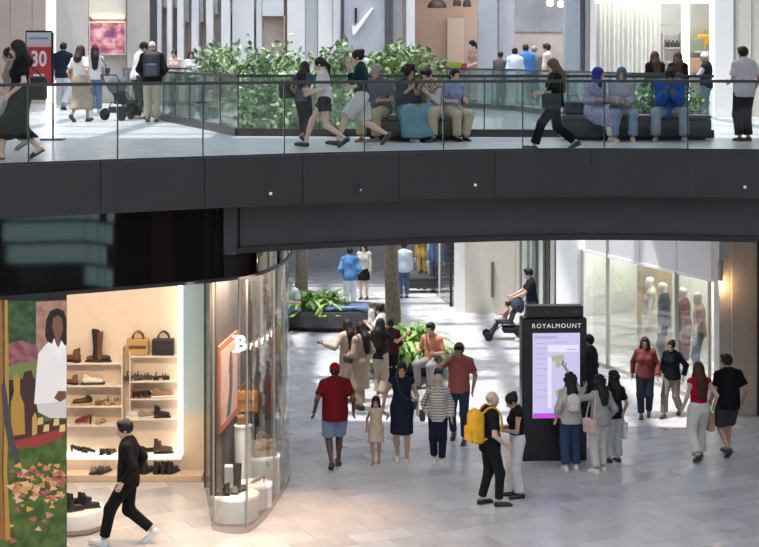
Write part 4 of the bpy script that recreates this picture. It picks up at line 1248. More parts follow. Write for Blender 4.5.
M_lawn = print_mat('lawn', (.035, .075, .012), (.09, .14, .03), 6.0); M_hedge = print_mat('hedge', (.02, .05, .015), (.06, .10, .04), 7.0); M_brick = print_mat('brick', (.32, .15, .10), (.42, .24, .17), 8.0)
lay = [0]
def pr(name, m, pts, raw=False):
    lay[0] += 1; d = .002 + .00015 * lay[0]
    q = [p if raw else uz(*p) for p in pts]
    return MB().prism([(u, z) for u, z in q], 0, d, Matrix.Rotation(PI / 2, 4, 'X')).build(name, m, po)
pr('printed_lawn', M_lawn, [(0.01, .02), (PLn - .01, .02), (PLn - .01, 2.2), (.01, 2.2)], True)
pr('printed_hedge', M_hedge, [(-20, 302), (66.5, 300), (66.5, 372), (-20, 380)])
pr('printed_wall', M_brick, [(36, 302), (66.5, 300), (66.5, 362), (36, 364)])
pr('printed_flowers', print_mat('heather', (.20, .05, .07), (.30, .12, .12), 9.0), [(8, 344), (22, 340), (38, 346), (38, 364), (8, 366)])
pr('printed_path', pm('path', (.16, .20, .06)), [(8, 366), (40, 360), (40, 378), (8, 380)])
pr('printed_tray', pm('tray', (.30, .035, .03)), [(6, 441), (20, 436), (50, 428), (66, 424), (66, 432), (58, 440), (35, 447), (8, 448)])
pr('printed_tray_inside', pm('tray_dark', (.07, .02, .015)), [(10, 438), (22, 426), (60, 418), (66, 420), (66, 427), (40, 435), (14, 441)])
pr('printed_bag', pm('bag', (.05, .018, .015)), [(21, 432), (20, 392), (24, 372), (31, 370), (36, 384), (38, 420), (34, 431)])
pr('printed_bottle', pm('gold', (.42, .22, .04)), [(11, 436), (11, 402), (14, 392), (13, 378), (17, 373), (20, 380), (20, 394), (24, 404), (25, 434)])
pr('printed_bottle_small', pm('gold2', (.52, .30, .08)), [(32, 436), (32, 418), (35, 412), (37, 418), (37, 434)])
for (x, y) in ((40, 421), (46, 428), (56, 422), (62, 428)): pr('printed_blossom', pm('butter', (.62, .48, .16)), [(x - 3, y + 4), (x - 2, y - 3), (x + 3, y - 4), (x + 3, y + 3)])
pr('printed_skirt', pm('ivory2', (.62, .56, .52)), [(36, 402), (46, 392), (66.4, 388), (66.4, 418), (50, 418), (38, 412)])
pr('printed_shirt', pm('ivory', (.80, .74, .70)), [(34, 404), (36, 378), (38, 354), (46, 344), (54, 338), (62, 340), (66.4, 346), (66.4, 398), (52, 403)])
pr('printed_hand', pm('skin', (.15, .065, .04)), [(54, 398), (58, 391), (66, 391), (66, 398), (60, 402)])
pr('printed_hair', pm('hair', (.018, .012, .012)), [(45, 336), (46, 320), (50, 311), (57, 308), (64, 311), (66.4, 320), (66.4, 344), (60, 350), (58, 346), (52, 344), (47, 341)])
pr('printed_face', pm('skin2', (.20, .085, .05)), [(52, 327), (53, 318), (58, 315), (62, 319), (63, 330), (60, 338), (59, 348), (56, 344), (55, 338)])
pr('printed_collar', pm('ivory3', (.86, .80, .76)), [(54, 338), (58, 350), (61, 340), (65, 346), (58, 362), (51, 346)])
for j in range(5):
    x = -18 + j * 5.6
    pr('printed_stem', pm('amber%d' % (j % 2), ((.45, .22, .04), (.30, .12, .03))[j % 2]), [(x, 300), (x + 3, 300), (x + 4.5, 400), (x + 2.5, 470), (x + 6, 540), (x + 1, 540), (x - 1, 470), (x + .5, 400)])
pr('printed_branch', pm('branch', (.06, .05, .05)), [(1, 385), (5, 382), (9, 410), (14, 440), (20, 462), (16, 466), (8, 446), (3, 416)])
rr_ = random.Random(3)
for j in range(110):
    x, y = rr_.uniform(10, 64), (rr_.uniform(464, 500) if j % 5 else rr_.uniform(500, 545))
    if y > 505 and rr_.random() < .5: continue
    r_ = rr_.uniform(2, 5.5); a0 = rr_.uniform(0, 6)
    pr('printed_petal', pm('petal%d' % (j % 4), ((.55, .22, .10), (.70, .42, .26), (.40, .10, .10), (.62, .34, .10))[j % 4]), [(x + r_ * (1 if k % 2 else .55) * math.cos(a0 + k * 1.047), y + r_ * .7 * (1 if k % 2 else .55) * math.sin(a0 + k * 1.047)) for k in range(6)])

# ------------------------------------------------------------------ curved shop window
vit = thing('shop_window', 'curved glass shop window with thin frame at the shoe shop corner', 'window', (0, 0, 0))
VG = catmull([(sx(213.5, 23.0), 23.0), (sx(230, 22.86), 22.86), (sx(247, 22.9), 22.9), (sx(262, 23.45), 23.45), (sx(274, 24.3), 24.3), (sx(284, 25.2), 25.2), (sx(289, 26.0), 26.0), (-1.52, 27.2)], 8)
def vi(a, b): return VG[a:b + 1]
for a, b in ((0, 16), (16, 32), (32, 40), (40, 56)):
    q = vi(a, b); MB().strip(q, offset(q, .015), .07, ZB - .06).build('pane', M_glasss, vit)
    MB().box(q[0].x - .011, q[0].x + .011, q[0].y - .01, q[0].y + .025, .05, ZB - .05).build('mullion', mat('steel_thin', (.45, .43, .40), .3, metal=.8), vit)
MB().strip(offset(VG, -.02), offset(VG, .05), 0, .07).build('sill', mat('brushed_steel', (.52, .48, .43), .35, metal=.7), vit)
q = [Vector((sx(213.5, 23.0), 23.0, 0)), Vector((sx(205.5, 25.35), 25.35, 0))]
MB().strip(q, offset(q, .015), .02, ZB - .06).build('pane', M_glasss, vit)
# dark backing walls of the window
M_tpe = mat('window_backing', (.085, .072, .065), .6, noise=.06)
wv = holder('wall_window_backing')
wa, wc = Vector((sx(216, 23.2), 23.2, 0)), Vector((sx(237.5, 24.85), 24.85, 0)); wd = (wc - wa).normalized(); wn = Vector((wd.y, -wd.x, 0))
MB().strip([wa, wc, Vector((sx(237.5, 25.55), 25.55, 0))], [wa - wn * .09, wc - wn * .09, Vector((sx(237.5, 25.55) - .09, 25.55, 0))], .44, ZB).build('wall_panel', M_tpe, wv)
MB().box(sx(236, 24.75) - .0, sx(272, 25.75), 25.5, 25.6, .02, ZB).build('wall_panel', M_tpe, wv)
MB().prism([(sx(213, 23.4), 23.15), (sx(247, 23.0), 23.05), (sx(270, 24.3), 24.3), (sx(283, 25.5), 25.6), (-1.75, 27), (-2.3, 27), (-2.35, 25.4)], 0, .05).build('floor_window', mat('window_floor', (.55, .47, .40), .5), kind='structure')
# framed picture on the side panel
pcm = (wa + wc) / 2
pc = thing('framed_picture', 'tall picture with salmon red border standing inside the curved window', 'picture', (pcm.x, pcm.y, 1.3), math.atan2(wd.y, wd.x) - PI / 2)
MB().box(.002, .03, -.74, .74, 0, 1.28).build('frame', mat('salmon_frame', (.62, .17, .10), .5), pc)
MB().box(.02, .036, -.62, .62, .1, 1.18).build('print', mat('salmon_print', (.74, .52, .44), .5, noise=.1), pc)
MX = Matrix.Rotation(PI / 2, 4, 'Z') @ Matrix.Rotation(PI / 2, 4, 'X')
MB().prism([(-.28, .14), (.05, .12), (.2, .5), (.22, .9), (.12, 1.05), (.02, .8), (-.02, .5)], 0, .042, MX).build('printed_figure', mat('slate_print', (.10, .10, .16), .5), pc)
MB().prism([(-.05, .75), (.10, .72), (.16, 1.02), (.04, 1.08)], 0, .046, MX).build('printed_face', mat('print_skin', (.50, .30, .22), .5), pc)
# plinths
pls = []
for lb, px, Y, r, z0_, z1_ in (('wide low white drum plinth in the curved window', 235.5, 23.42, .34, .05, .42), ('white drum plinth behind the wide one in the curved window', 255, 24.0, .25, .05, .42), ('taller white drum plinth at the back of the curved window', 262, 24.75, .27, .05, .66)):
    t = thing('display_plinth', lb, 'plinth', (sx(px, Y), Y, z0_))
    hgt = z1_ - z0_
    MB().lathe([(r - .01, 0), (r, .01), (r, hgt - .05)], 36).build('drum', M_white, t, smooth=True)
    MB().lathe([(r - .012, hgt - .05), (r + .006, hgt - .04), (r + .006, hgt - .006), (r - .006, hgt)], 36).build('top_disc', mat('glow_white', (.9, .88, .84), .3, emit=(1, .93, .82), estr=.5), t, smooth=True)  # white top disc with a slight glow put into its material
t = thing('display_riser', 'slim white riser cylinder carrying a bag in the curved window', 'plinth', (sx(243, 24.35), 24.35, .05))
MB().lathe([(.125, 0), (.13, .01), (.13, 1.13), (.125, 1.14)], 24).build('column', M_white, t, smooth=True); MB().lathe([(.135, 1.10), (.14, 1.11), (.14, 1.15), (.13, 1.16)], 24).build('cap', M_white, t, smooth=True)
def winpt(px, Y, z): return Vector((sx(px, Y), Y, z))
footwear('boot', 'dark brown tall boot on the wide drum plinth', winpt(241, 23.5, .42), 60, (.07, .05, .04), B_, sc=1.0)
footwear('boot', 'second dark brown tall boot beside its twin on the plinth', winpt(236, 23.58, .42), 100, (.075, .055, .045), B_, sc=.95)
footwear('ankle_boot', 'dark ankle boot at the front of the wide drum plinth', winpt(222, 23.28, .42), 180, (.05, .04, .035), B_, sc=1.0)
footwear('sneaker', 'pale brown shoe on the wide drum plinth', winpt(229, 23.36, .42), 170, (.30, .24, .19), B_, sc=1.0)
tb_ = thing('shoe_box', 'small white box behind the boots on the wide plinth', 'box', winpt(231, 23.62, .42))
MB().box(-.09, .09, -.07, .07, 0, .30, .008).build('carton', M_white, tb_); MB().box(-.095, .095, -.075, .075, .30, .35, .006).build('lid', M_white, tb_)
tote('amber leather bag hung in front of the dark backing of the window', winpt(247, 25.2, 1.22), .36, .33, .14, lea((.52, .23, .05)), lea((.30, .12, .03)), name='hanging_bag')
MB().tube([winpt(247, 25.2, 1.66), winpt(247, 25.2, ZB)], .004, 5).build('wall_hook_wire', M_black, wv)
tote('cream and tan bag on the tall plinth of the curved window', winpt(263, 24.6, .66), .34, .26, .16, lea((.62, .50, .36)), lea((.40, .24, .12)), yaw=.5)
tote('small brown bag on the slim white riser', winpt(243, 24.35, 1.21), .20, .15, .1, lea((.34, .16, .07)), lea((.2, .1, .05)), yaw=.2)
footwear('ankle_boot', 'pale ankle boot at the front of the tall plinth', winpt(270, 24.62, .66), 210, (.55, .50, .44), B_, sc=.9)
footwear('pump', 'tan heeled shoe on the middle drum plinth', winpt(258, 23.95, .42), 200, (.45, .28, .15), B_, sc=.9)

# shop name on the glass
sg = thing('shop_sign', 'white shop name lettering on the curved window glass', 'sign', (0, 0, 0))
M_let = mat('letter_white', (.95, .94, .9), .4, emit=(1, .98, .94), estr=.5)
def on_glass(px):
    k = (px - CX) / F
    for a, b in zip(VG[:-1], VG[1:]):
        f0, f1 = a.x - k * a.y, b.x - k * b.y
        if f0 * f1 <= 0:
            t = f0 / (f0 - f1); p = a + (b - a) * t; d = (b - a).normalized(); return p, d
    return VG[0], (VG[1] - VG[0]).normalized()
zc = at(0, 343, 22.9).z
p, d = on_glass(240.5)
o = text_mesh('B', .30, .006, M_let, 'letter', sg, bold=.012); o.location = (p.x + d.y * .02, p.y - d.x * .02, zc); o.rotation_euler = (PI / 2, 0, math.atan2(d.y, d.x))
sb = MB()
for z in (-.105, .105): sb.box(-.115, .0, -.008, .008, z - .012, z + .012)
o2 = sb.build('letter_serif', M_let, sg); o2.location = o.location; o2.rotation_euler = (0, 0, math.atan2(d.y, d.x))
for px, ch in zip((249.5, 255, 260.5, 266, 270), 'rowns'):
    p, d = on_glass(px)
    o = text_mesh(ch, .17, .005, M_let, 'letter', sg, bold=.004, shear=.25); o.location = (p.x + d.y * .02, p.y - d.x * .02, zc - .045); o.rotation_euler = (PI / 2, 0, math.atan2(d.y, d.x))

# ------------------------------------------------------------------ map kiosk
kp = gl(554, 461)
ki = thing('map_kiosk', 'tall black mall directory kiosk with lit map screen', 'kiosk', (kp.x, kp.y + .17, 0), math.radians(3))
KW = 1.10
MB().box(-KW / 2, KW / 2, -.17, .17, .0, 2.40, .02).build('casing', mat('kiosk_black', (.012, .012, .014), .3), ki)
MB().box(-KW / 2 + .09, KW / 2 - .05, -.13, .13, 2.40, 2.60, .02).build('top_box', mat('kiosk_grey', (.03, .032, .035), .4), ki)
for x in (-.1, .3, .38): MB().lathe([(.018, 0), (.018, .012), (.008, .02)], 10).build('lens', mat('lens', (.15, .15, .2), .15), ki).matrix_local = Matrix.Translation((x, -.13, 2.5)) @ Matrix.Rotation(PI / 2, 4, 'X')
def kz(py): return EYE - (py - HZ) * kp.y / F
def kx(px): return (px - 554) * kp.y / F
M_scr = mat('screen_lavender', (.1, .1, .12), .2, emit=(.60, .57, .86), estr=.92)
x0, x1, z0_, z1_ = kx(532), kx(579.5), kz(418), kz(333)
scn = MB().box(x0, x1, -.178, -.165, z0_, z1_).build('screen', M_scr, ki)
def sbit(name, px0, px1, py0, py1, m, pz=.003): return MB().box(kx(px0), kx(px1), -.178 - pz, -.176, kz(py1), kz(py0)).build(name, m, scn)
sbit('screen_bar', 532.3, 579.2, 413, 418, mat('screen_magenta', (.1, .02, .1), .3, emit=(.62, .08, .78), estr=.9))
M_sg = mat('screen_olive', (.1, .1, .06), .3, emit=(.42, .46, .34), estr=.9); M_sl = mat('screen_line', (.1, .1, .1), .3, emit=(.44, .42, .66), estr=.9); M_sp = mat('screen_pale', (.1, .1, .1), .3, emit=(.76, .74, .93), estr=1)
MB().prism([(kx(a), kz(b)) for a, b in ((551, 356), (563, 354), (564, 360), (560, 361), (560, 367), (555, 368), (555, 361), (551, 361))], 0, .182, Matrix.Rotation(PI / 2, 4, 'X')).build('map_area', M_sg, scn)
MB().prism([(kx(a), kz(b)) for a, b in ((554, 390), (562, 388), (562, 396), (559, 400), (556, 397))], 0, .182, Matrix.Rotation(PI / 2, 4, 'X')).build('map_area', M_sg, scn)
for (a, b, c, d) in ((534, 556, 336, 338.5), (535, 545, 343, 344), (535, 547, 348, 349), (535, 545, 353, 354), (535, 546, 358, 359), (535, 544, 363, 364), (535, 547, 368, 369), (535, 545, 375, 376), (535, 546, 382, 383), (535, 545, 389, 390), (535, 547, 396, 397), (552, 566, 342, 343), (566, 576, 349, 350), (566, 574, 372, 373)): sbit('map_line', a, b, c, d, M_sl)
for (a, b, c, d) in ((547, 578, 345, 352), (547, 551, 357, 408), (565, 578, 378, 386)): sbit('map_field', a, b, c, d, M_sp, .002)
o = text_mesh('ROYALMOUNT', .106, .003, mat('kiosk_letter', (.85, .84, .8), .4, emit=(.9, .88, .82), estr=.5), 'lettering', ki, bold=.0, spacing=1.22)
o.location = (kx(556), -.176, kz(326)); o.rotation_euler = (PI / 2, 0, 0)

# ------------------------------------------------------------------ right hand shopfront on the lower floor
Q0, Q1 = Vector((6.62, 30.75, 0)), Vector((4.10, 37.2, 0))
qd = (Q1 - Q0).normalized(); qn = Vector((qd.y, -qd.x, 0))      # qn points into the shop (+x)
def qp(px):
    k = (px - CX) / F; t = (k * Q0.y - Q0.x) / (qd.x - k * qd.y); return Q0 + qd * t
ws = holder('wall_right_shop')
def qpd(px, d):                                  # a point d behind the glass that shows at this column
    k = (px - CX) / F; o = Q0 + qn * d; t = (k * o.y - o.x) / (qd.x - k * qd.y); return o + qd * t
def qwall(px0, px1, z0, z1, th, m, name, parent, back=0.0):
    a, b = qp(px0) + qn * back, qp(px1) + qn * back
    return MB().strip([a, b], [a + qn * th, b + qn * th], z0, z1).build(name, m, parent)
M_bulk = mat('white_bulkhead', (.68, .68, .70), .5, noise=.02)
for a, b in ((711, 677), (676.4, 640), (639.4, 609), (608.4, 585)):
    qwall(a, b, 2.48, 3.35, .2, M_bulk, 'bulkhead_panel', ws); qwall(a, b, 3.37, 4.68, .2, M_bulk, 'bulkhead_panel', ws, .03)
qwall(711, 585, 2.42, 2.48, .22, M_white, 'head_trim', ws, -.02)
qwall(581, 560, 0, 4.68, .4, mat('white_pier', (.92, .92, .92), .5), 'pier', ws, -.1)
wnd = thing('shop_window', 'glass shopfront with mannequins behind, right of the kiosk', 'window', (0, 0, 0))
for a, b in ((709, 692), (691.5, 677), (676, 641), (640.5, 608), (607, 583)): qwall(a, b, .06, 2.42, .015, glass('shopfront_glass', (.97, .985, .98), .5), 'pane', wnd)
for px, w_ in ((709.5, .03), (676.5, .04), (607.5, .035), (582, .03)):
    p = qp(px); MB().box(p.x - w_, p.x + w_, p.y - w_, p.y + w_, .0, 2.46 if px != 607.5 else 4.6).build('mullion', mat('mullion_grey', (.42, .42, .42), .4), wnd)
qwall(709, 583, 0, .06, .08, mat('brushed_steel', (.52, .48, .43), .35, metal=.7), 'sill', wnd)
# back of the shop
a, b = qp(725) + qn * 2.6, qp(560) + qn * 2.6
MB().strip([a, b], [a + qn * .15, b + qn * .15], 0, 4.6).build('wall_panel', mat('shop_pale_green', (.66, .68, .62), .6, noise=.03), ws)
a, b = qpd(637, 1.5), qpd(668, 1.5)
MB().strip([a, b], [a + qn * .1, b + qn * .1], 0.05, 2.5).build('wall_panel', mat('shop_ochre', (.40, .30, .18), .6, noise=.25, nscale=2), ws)
c_ = qp(650) + qn * 1.3; area((c_.x, c_.y, 3.9), 1.6, 2.4, 130, (1, .97, .92)); c_ = qp(600) + qn * 1.3; area((c_.x, c_.y, 3.9), 1.6, 2.4, 150, (1, .99, .95))
MB().prism([qp(712)[:2], (qp(712) + qn * 2.6)[:2], (qp(562) + qn * 2.6)[:2], qp(562)[:2]], 3.92, 4.0).build('wall_panel', M_ceil, ws)
a = qp(574); b = a + qn * 3.2
MB().strip([a, b], [a + qd * .15, b + qd * .15], 0, 4.6).build('wall_panel', mat('shop_pale_green', (.66, .68, .62), .6, noise=.03), ws)
a, b = qpd(636, 1.0), qpd(636, 1.9)
# piers at the corner with a wall lamp
pg = qp(711)
MB().box(pg.x + .0, sx(731, 30.4), 30.42, 30.9, 0, 4.68, .01).build('pier', mat('grey_pier', (.50, .48, .46), .45, noise=.05), ws)
MB().box(sx(731, 30.4), sx(757, 30.4), 30.36, 31.0, 0, 4.68, .01).build('pier', mat('tan_stone', (.56, .47, .38), .55, noise=.05), ws)
MB().box(sx(757.2, 30.4), 12, 30.2, 30.5, 0, 4.68).build('dark_shopfront', M_black, ws)
lp = Vector((sx(719.5, 30.35), 30.34, EYE - (272 - HZ) * 30.34 / F))
sc_ = thing('wall_lamp', 'slim cylindrical wall lamp glowing warm on the grey pier', 'lamp', lp)
MB().lathe([(.045, -.16), (.05, -.15), (.05, .22), (.045, .23)], 16, (0, -.08, 0)).build('shade', mat('lamp_steel', (.5, .48, .45), .35, metal=.6), sc_, smooth=True)
MB().lathe([(.036, -.20), (.04, -.17), (.04, -.155)], 14, (0, -.08, 0)).build('bulb', mat('bulb_warm', (1, .8, .5), .5, emit=(1, .60, .22), estr=14), sc_, smooth=True)
MB().box(-.03, .03, -.06, .08, -.03, .06).build('bracket', mat('lamp_steel', (.5, .48, .45), .35, metal=.6), sc_)
pl = bpy.data.lights.new('lamp_glow', 'POINT'); pl.energy = 9; pl.color = (1, .62, .28); pl.shadow_soft_size = .04
plo = bpy.data.objects.new('lamp_glow', pl); COL.objects.link(plo); plo.location = lp + Vector((0, -.09, -.27))

# ------------------------------------------------------------------ far end of the lower floor
wf = holder('wall_far_lower')
M_ivory = mat('ivory_wall', (.68, .63, .53), .6, noise=.03)
MB().box(sx(465, 42.5), sx(515, 42.5), 42.5, 43.0, 0, 4.68).build('wall_panel', M_ivory, wf)
MB().box(sx(455, 42.9), sx(465, 42.9), 42.6, 43.4, 0, 4.68).build('pier', M_white, wf)
a = at(491, 262, 42.48); b = at(494, 297, 42.48); MB().box(a.x, b.x, 42.44, 42.5, b.z, a.z).build('door_pull', mat('bronze_dark', (.16, .13, .10), .4), wf)
M_pg = mat('pale_green_wall', (.58, .62, .55), .5, noise=.03)
MB().box(sx(515, 44), sx(600, 44), 44, 44.2, 0, 4.68).build('wall_panel', M_pg, wf)
for px, m, w_ in ((517, M_ivory, 4), (524, M_pg, 5), (541, M_white, 3), (547, mat('bronze_dark', (.16, .13, .10), .4), 2), (552, M_white, 4)): MB().box(sx(px - w_ / 2, 42.6), sx(px + w_ / 2, 42.6), 42.5, 42.9, 0, 4.68).build('pier', m, wf)
MB().box(sx(515, 42.7), sx(562, 42.7), 42.65, 42.67, .03, 4.5).build('pane', M_glasss, wf)
# receding shop at the far right with dark frame
R0, R1 = Vector((1.95, 43.6, 0)), Vector((1.15, 48.5, 0))
fw = thing('shop_window', 'far shopfront with black frame and display behind the trees', 'window', (0, 0, 0))
for t in (0, .33, .66, 1):
    p = R0 + (R1 - R0) * t; w_ = .04 if t == 0 else .015; MB().box(p.x - w_, p.x + w_, p.y - w_, p.y + w_, 0, 4.6).build('mullion', M_black if t == 0 else M_white, fw)
for t in (0, .33, .66):
    p, q = R0 + (R1 - R0) * (t + .01), R0 + (R1 - R0) * (t + .32); MB().strip([p, q], [p + Vector((.02, 0, 0)), q + Vector((.02, 0, 0))], .03, 4.5).build('pane', M_glasss, fw)
MB().strip([R0 + Vector((2.2, 0, 0)), R1 + Vector((2.4, 0, 0))], [R0 + Vector((2.3, 0, 0)), R1 + Vector((2.5, 0, 0))], 0, 4.6).build('wall_panel', mat('far_shop', (.46, .48, .52), .6, noise=.2, nscale=1.5), wf)
area((2.4, 46, 4.5), 1.4, 3, 80, (1, .95, .88))
MB().box(-9, 1.2, 52, 52.3, 0, 4.68).build('wall_panel', mat('far_grey', (.36, .36, .38), .6, noise=.05), wf)
# left side beyond the shoe shop
MB().strip([Vector((-1.75, 28.5, 0)), Vector((-3.2, 38, 0)), Vector((-4.2, 46, 0))], [Vector((-1.95, 28.5, 0)), Vector((-3.4, 38, 0)), Vector((-4.4, 46, 0))], 0, 4.68).build('wall_left_far', mat('far_cream', (.60, .55, .48), .6, noise=.05), kind='structure')

# ------------------------------------------------------------------ plants
M_bark = mat('bark', (.20, .16, .125), .85, noise=.3, nscale=14, bump=.8)
def leafmat(n, c, c2): return mat(n, c, .42, pattern='noise', color2=c2, pscale=3.0, spec=.6)
M_leaf = leafmat('leaf_green', (.055, .12, .03), (.16, .26, .08)); M_fern = leafmat('fern_green', (.17, .34, .05), (.38, .58, .14)); M_leafd = leafmat('leaf_deep', (.03, .075, .025), (.09, .17, .06))
def leaves(cen, rad, n, size, seed, hole=.0):
    r = np.random.default_rng(seed); V_ = []; Q_ = []
    d = r.normal(size=(n, 3)); d /= np.linalg.norm(d, axis=1)[:, None]
    rr = r.uniform(hole, 1, n) ** (1 / 2.2)
    lump = 1 + .22 * np.sin(d[:, 0] * 5 + seed) * np.cos(d[:, 2] * 6 + seed) + .12 * np.sin(d[:, 1] * 9)
    P = np.array(cen) + d * (rr * lump)[:, None] * np.array(rad)
    a = r.normal(size=(n, 3)) + np.array([0, 0, -.3]); a /= np.linalg.norm(a, axis=1)[:, None]
    b = np.cross(a, r.normal(size=(n, 3))); b /= np.linalg.norm(b, axis=1)[:, None]; c = np.cross(a, b)
    L_ = size * r.uniform(.6, 1.3, n)[:, None]; w = L_ * .30
    v = np.stack([P, P + a * L_ * .5 + b * w + c * w * .35, P + a * L_, P + a * L_ * .5 - b * w + c * w * .35], 1).reshape(-1, 3)
    q = np.arange(4 * n).reshape(n, 4)
    return v, q
def foliage(name, parts, m, parent):
    o = link_mesh(name, np_mesh(name, parts, m, smooth=False), parent, 'stuff'); return o
def tree(label, loc, h, rt, crowns, n, size, m, seed):
    T = thing('tree', label, 'tree', loc)
    r_ = random.Random(seed)
    pts = [(0, 0, 0)] + [(r_.uniform(-.06, .06), r_.uniform(-.06, .06), h * k / 6) for k in range(1, 7)]
    MB().tube(pts, [rt * (1.15 - .45 * k / 6) for k in range(7)], 12).build('trunk', M_bark, T, smooth=True)
    for c, rad, nn in crowns:
        mid = ((pts[-1][0] + c[0]) / 2, c[1] / 2, (h + c[2]) / 2 - .15)
        MB().tube([(pts[-2][0], pts[-2][1], h * .82), mid, c], [rt * .5, rt * .32, rt * .1], 7).build('branch', M_bark, T, smooth=True)
    foliage('foliage', [leaves(c, rad, nn, size, seed + 13 * k) for k, (c, rad, nn) in enumerate(crowns)], m, T)
    return T
def fern(label, loc, n, length, seed, m=None, spread=1.0, up=.6):
    T = thing('fern', label, 'plant', loc)
    r = random.Random(seed); V_ = []; Q_ = []
    for i in range(n):
        a = r.uniform(0, 2 * PI); L_ = length * r.uniform(.65, 1.15); e = r.uniform(.25, 1.25) * up
        dx, dy = math.cos(a), math.sin(a); ox, oy = r.uniform(-.35, .35) * spread, r.uniform(-.25, .25) * spread
        prev = None; pts = []
        for k in range(8):
            t = k / 7; rad_ = L_ * (t * math.cos(e) + .18 * t * t); z = L_ * (math.sin(e) * 1.5 * t - 1.05 * t * t * .9)
            pts.append(Vector((ox + dx * rad_, oy + dy * rad_, max(z, -.02))))
        for k in range(7):
            p, q = pts[k], pts[k + 1]; w = .058 * math.sin(PI * (k + .8) / 8.2) * length / .7
            s_ = Vector((-dy, dx, 0))
            for sg_ in (1, -1):
                for f in (0, .5):
                    b = p + (q - p) * f; tip = b + s_ * sg_ * w + (q - p) * .8 + Vector((0, 0, -.012)); b2 = b + (q - p) * .42
                    o = len(V_); V_ += [b, b + s_ * sg_ * w * .6 + (q - p) * .25, tip, b2]; Q_.append((o, o + 1, o + 2, o + 3))
    foliage('fronds', [(np.array([tuple(v) for v in V_]), np.array(Q_))], m or M_fern, T)
    MB().lathe([(.02, -.05), (.10, .0), (.06, .08), (.01, .1)], 8).build('crown', M_bark, T)
    return T
M_pl = mat('planter_charcoal', (.055, .055, .06), .4, noise=.08); M_soil = mat('soil', (.04, .028, .018), .9, noise=.3, bump=.5)
def planter(label, loc, rx, ry, hgt):
    T = thing('round_planter', label, 'planter', loc)
    MB().lathe([(.82, .0), (.84, .06), (.97, .12), (1.0, .22), (1.0, hgt - .05), (.98, hgt), (.72, hgt), (.70, hgt - .06)], 48, rx=rx, ry=ry).build('bowl', M_pl, T, smooth=True)
    MB().lathe([(.02, hgt - .10), (.705, hgt - .10), (.705, hgt - .055), (.02, hgt - .02)], 32, rx=rx, ry=ry).build('soil', M_soil, T, smooth=True)
    return T
planter('long oval charcoal planter bench with a fern, below the beige trunk', (-1.25, 40.4, 0), 1.5, 1.0, .5)
planter('oval charcoal planter bench around the dark tree trunk', (.62, 34.7, 0), .92, .85, .46)
T1 = tree('tree with pale straight trunk and wide bright crown rising into the opening', (sx(301, 40.6), 40.6, .44), 4.6, .15,
     [((-.75, -.3, 4.9), (1.45, 1.2, 1.0), 2300), ((.15, -.3, 5.4), (1.0, 1.0, .9), 1300), ((-1.7, .0, 5.85), (1.0, .9, .95), 800), ((.9, .1, 5.75), (.65, .8, .95), 700), ((-.6, .2, 6.1), (.9, .8, .7), 330), ((-2.2, 0, 6.2), (.5, .5, .5), 140), ((1.0, 0, 6.3), (.4, .4, .5), 110), ((.6, -.2, 4.6), (.9, .9, .7), 900)], 0, .19, leafmat('leaf_bright', (.10, .20, .06), (.42, .52, .30)), 5)
tree('tree with dark trunk in the near planter and rounded crown above', (sx(393.5, 34.8), 34.8, .40), 5.0, .155, [((.30, 0, 5.6), (.95, .85, .95), 1900), ((-.35, -.1, 5.4), (.7, .7, .85), 900), ((.0, .1, 6.15), (.8, .6, .55), 600), ((.85, 0, 5.5), (.5, .5, .7), 500)], 5000, .17, leafmat('leaf_mid', (.075, .16, .04), (.30, .40, .18)), 9)
fern('bright green fern on the long oval planter', (sx(318, 40.2), 40.2, .46), 260, .80, 4, spread=1.3, up=1.12)
fern('bright green fern at the foot of the dark trunk', (sx(405, 34.2), 34.1, .46), 340, 1.0, 6, spread=1.2, up=1.25)
dj = Sdf(.02)  # denim heap stands in for a person in jeans lying here
for k in range(7): dj.ell((-.45 + .15 * k, .05 * math.sin(k * 2.1), .055 + .02 * math.sin(k * 1.7)), (.17, .14 + .03 * math.cos(k), .07 + .015 * math.sin(k * 2.3)), k=.05)
dj.cone((.1, 0, .1), (.48, .05, .13), .08, .05, .06)
dobj = thing('denim_heap', 'crumpled blue denim heap standing in for a person on the long oval planter', 'clothing', (sx(348, 39.75), 39.72, .5), .08)
sdf_obj('cloth', dj, mat('denim_blue', (.09, .14, .25), .85, noise=.3, nscale=8, bump=.5), dobj)
MB().tube([(-.4, -.12, .09), (-.15, -.14, .10), (.2, -.13, .11)], .02, 6).build('denim_seam', mat('denim_pale', (.30, .42, .60), .85), dobj)

# planter behind the glass on the upper floor, and planting in the opening
t = thing('planter_box', 'low dark planter box behind the glass with leafy shrub', 'planter', (sx(668, 29.6), 29.7, U))
MB().box(-.75, .75, -.3, .3, 0, .30, .02).build('box', M_pl, t); MB().box(-.70, .70, -.25, .25, .24, .32).build('soil', M_soil, t)
t = thing('shrub', 'leafy green shrub behind the glass, at the women\'s feet', 'plant', (sx(668, 29.6), 29.7, U + .31))
foliage('foliage', [leaves((-.15, 0, .32), (.62, .35, .42), 420, .15, 31), leaves((.42, 0, .22), (.3, .3, .35), 160, .14, 33)], M_leaf, t)
for k in range(4): MB().tube([(-.4 + .25 * k, 0, 0), (-.45 + .3 * k, .02, .5)], [.012, .006], 6).build('stem', M_bark, t)

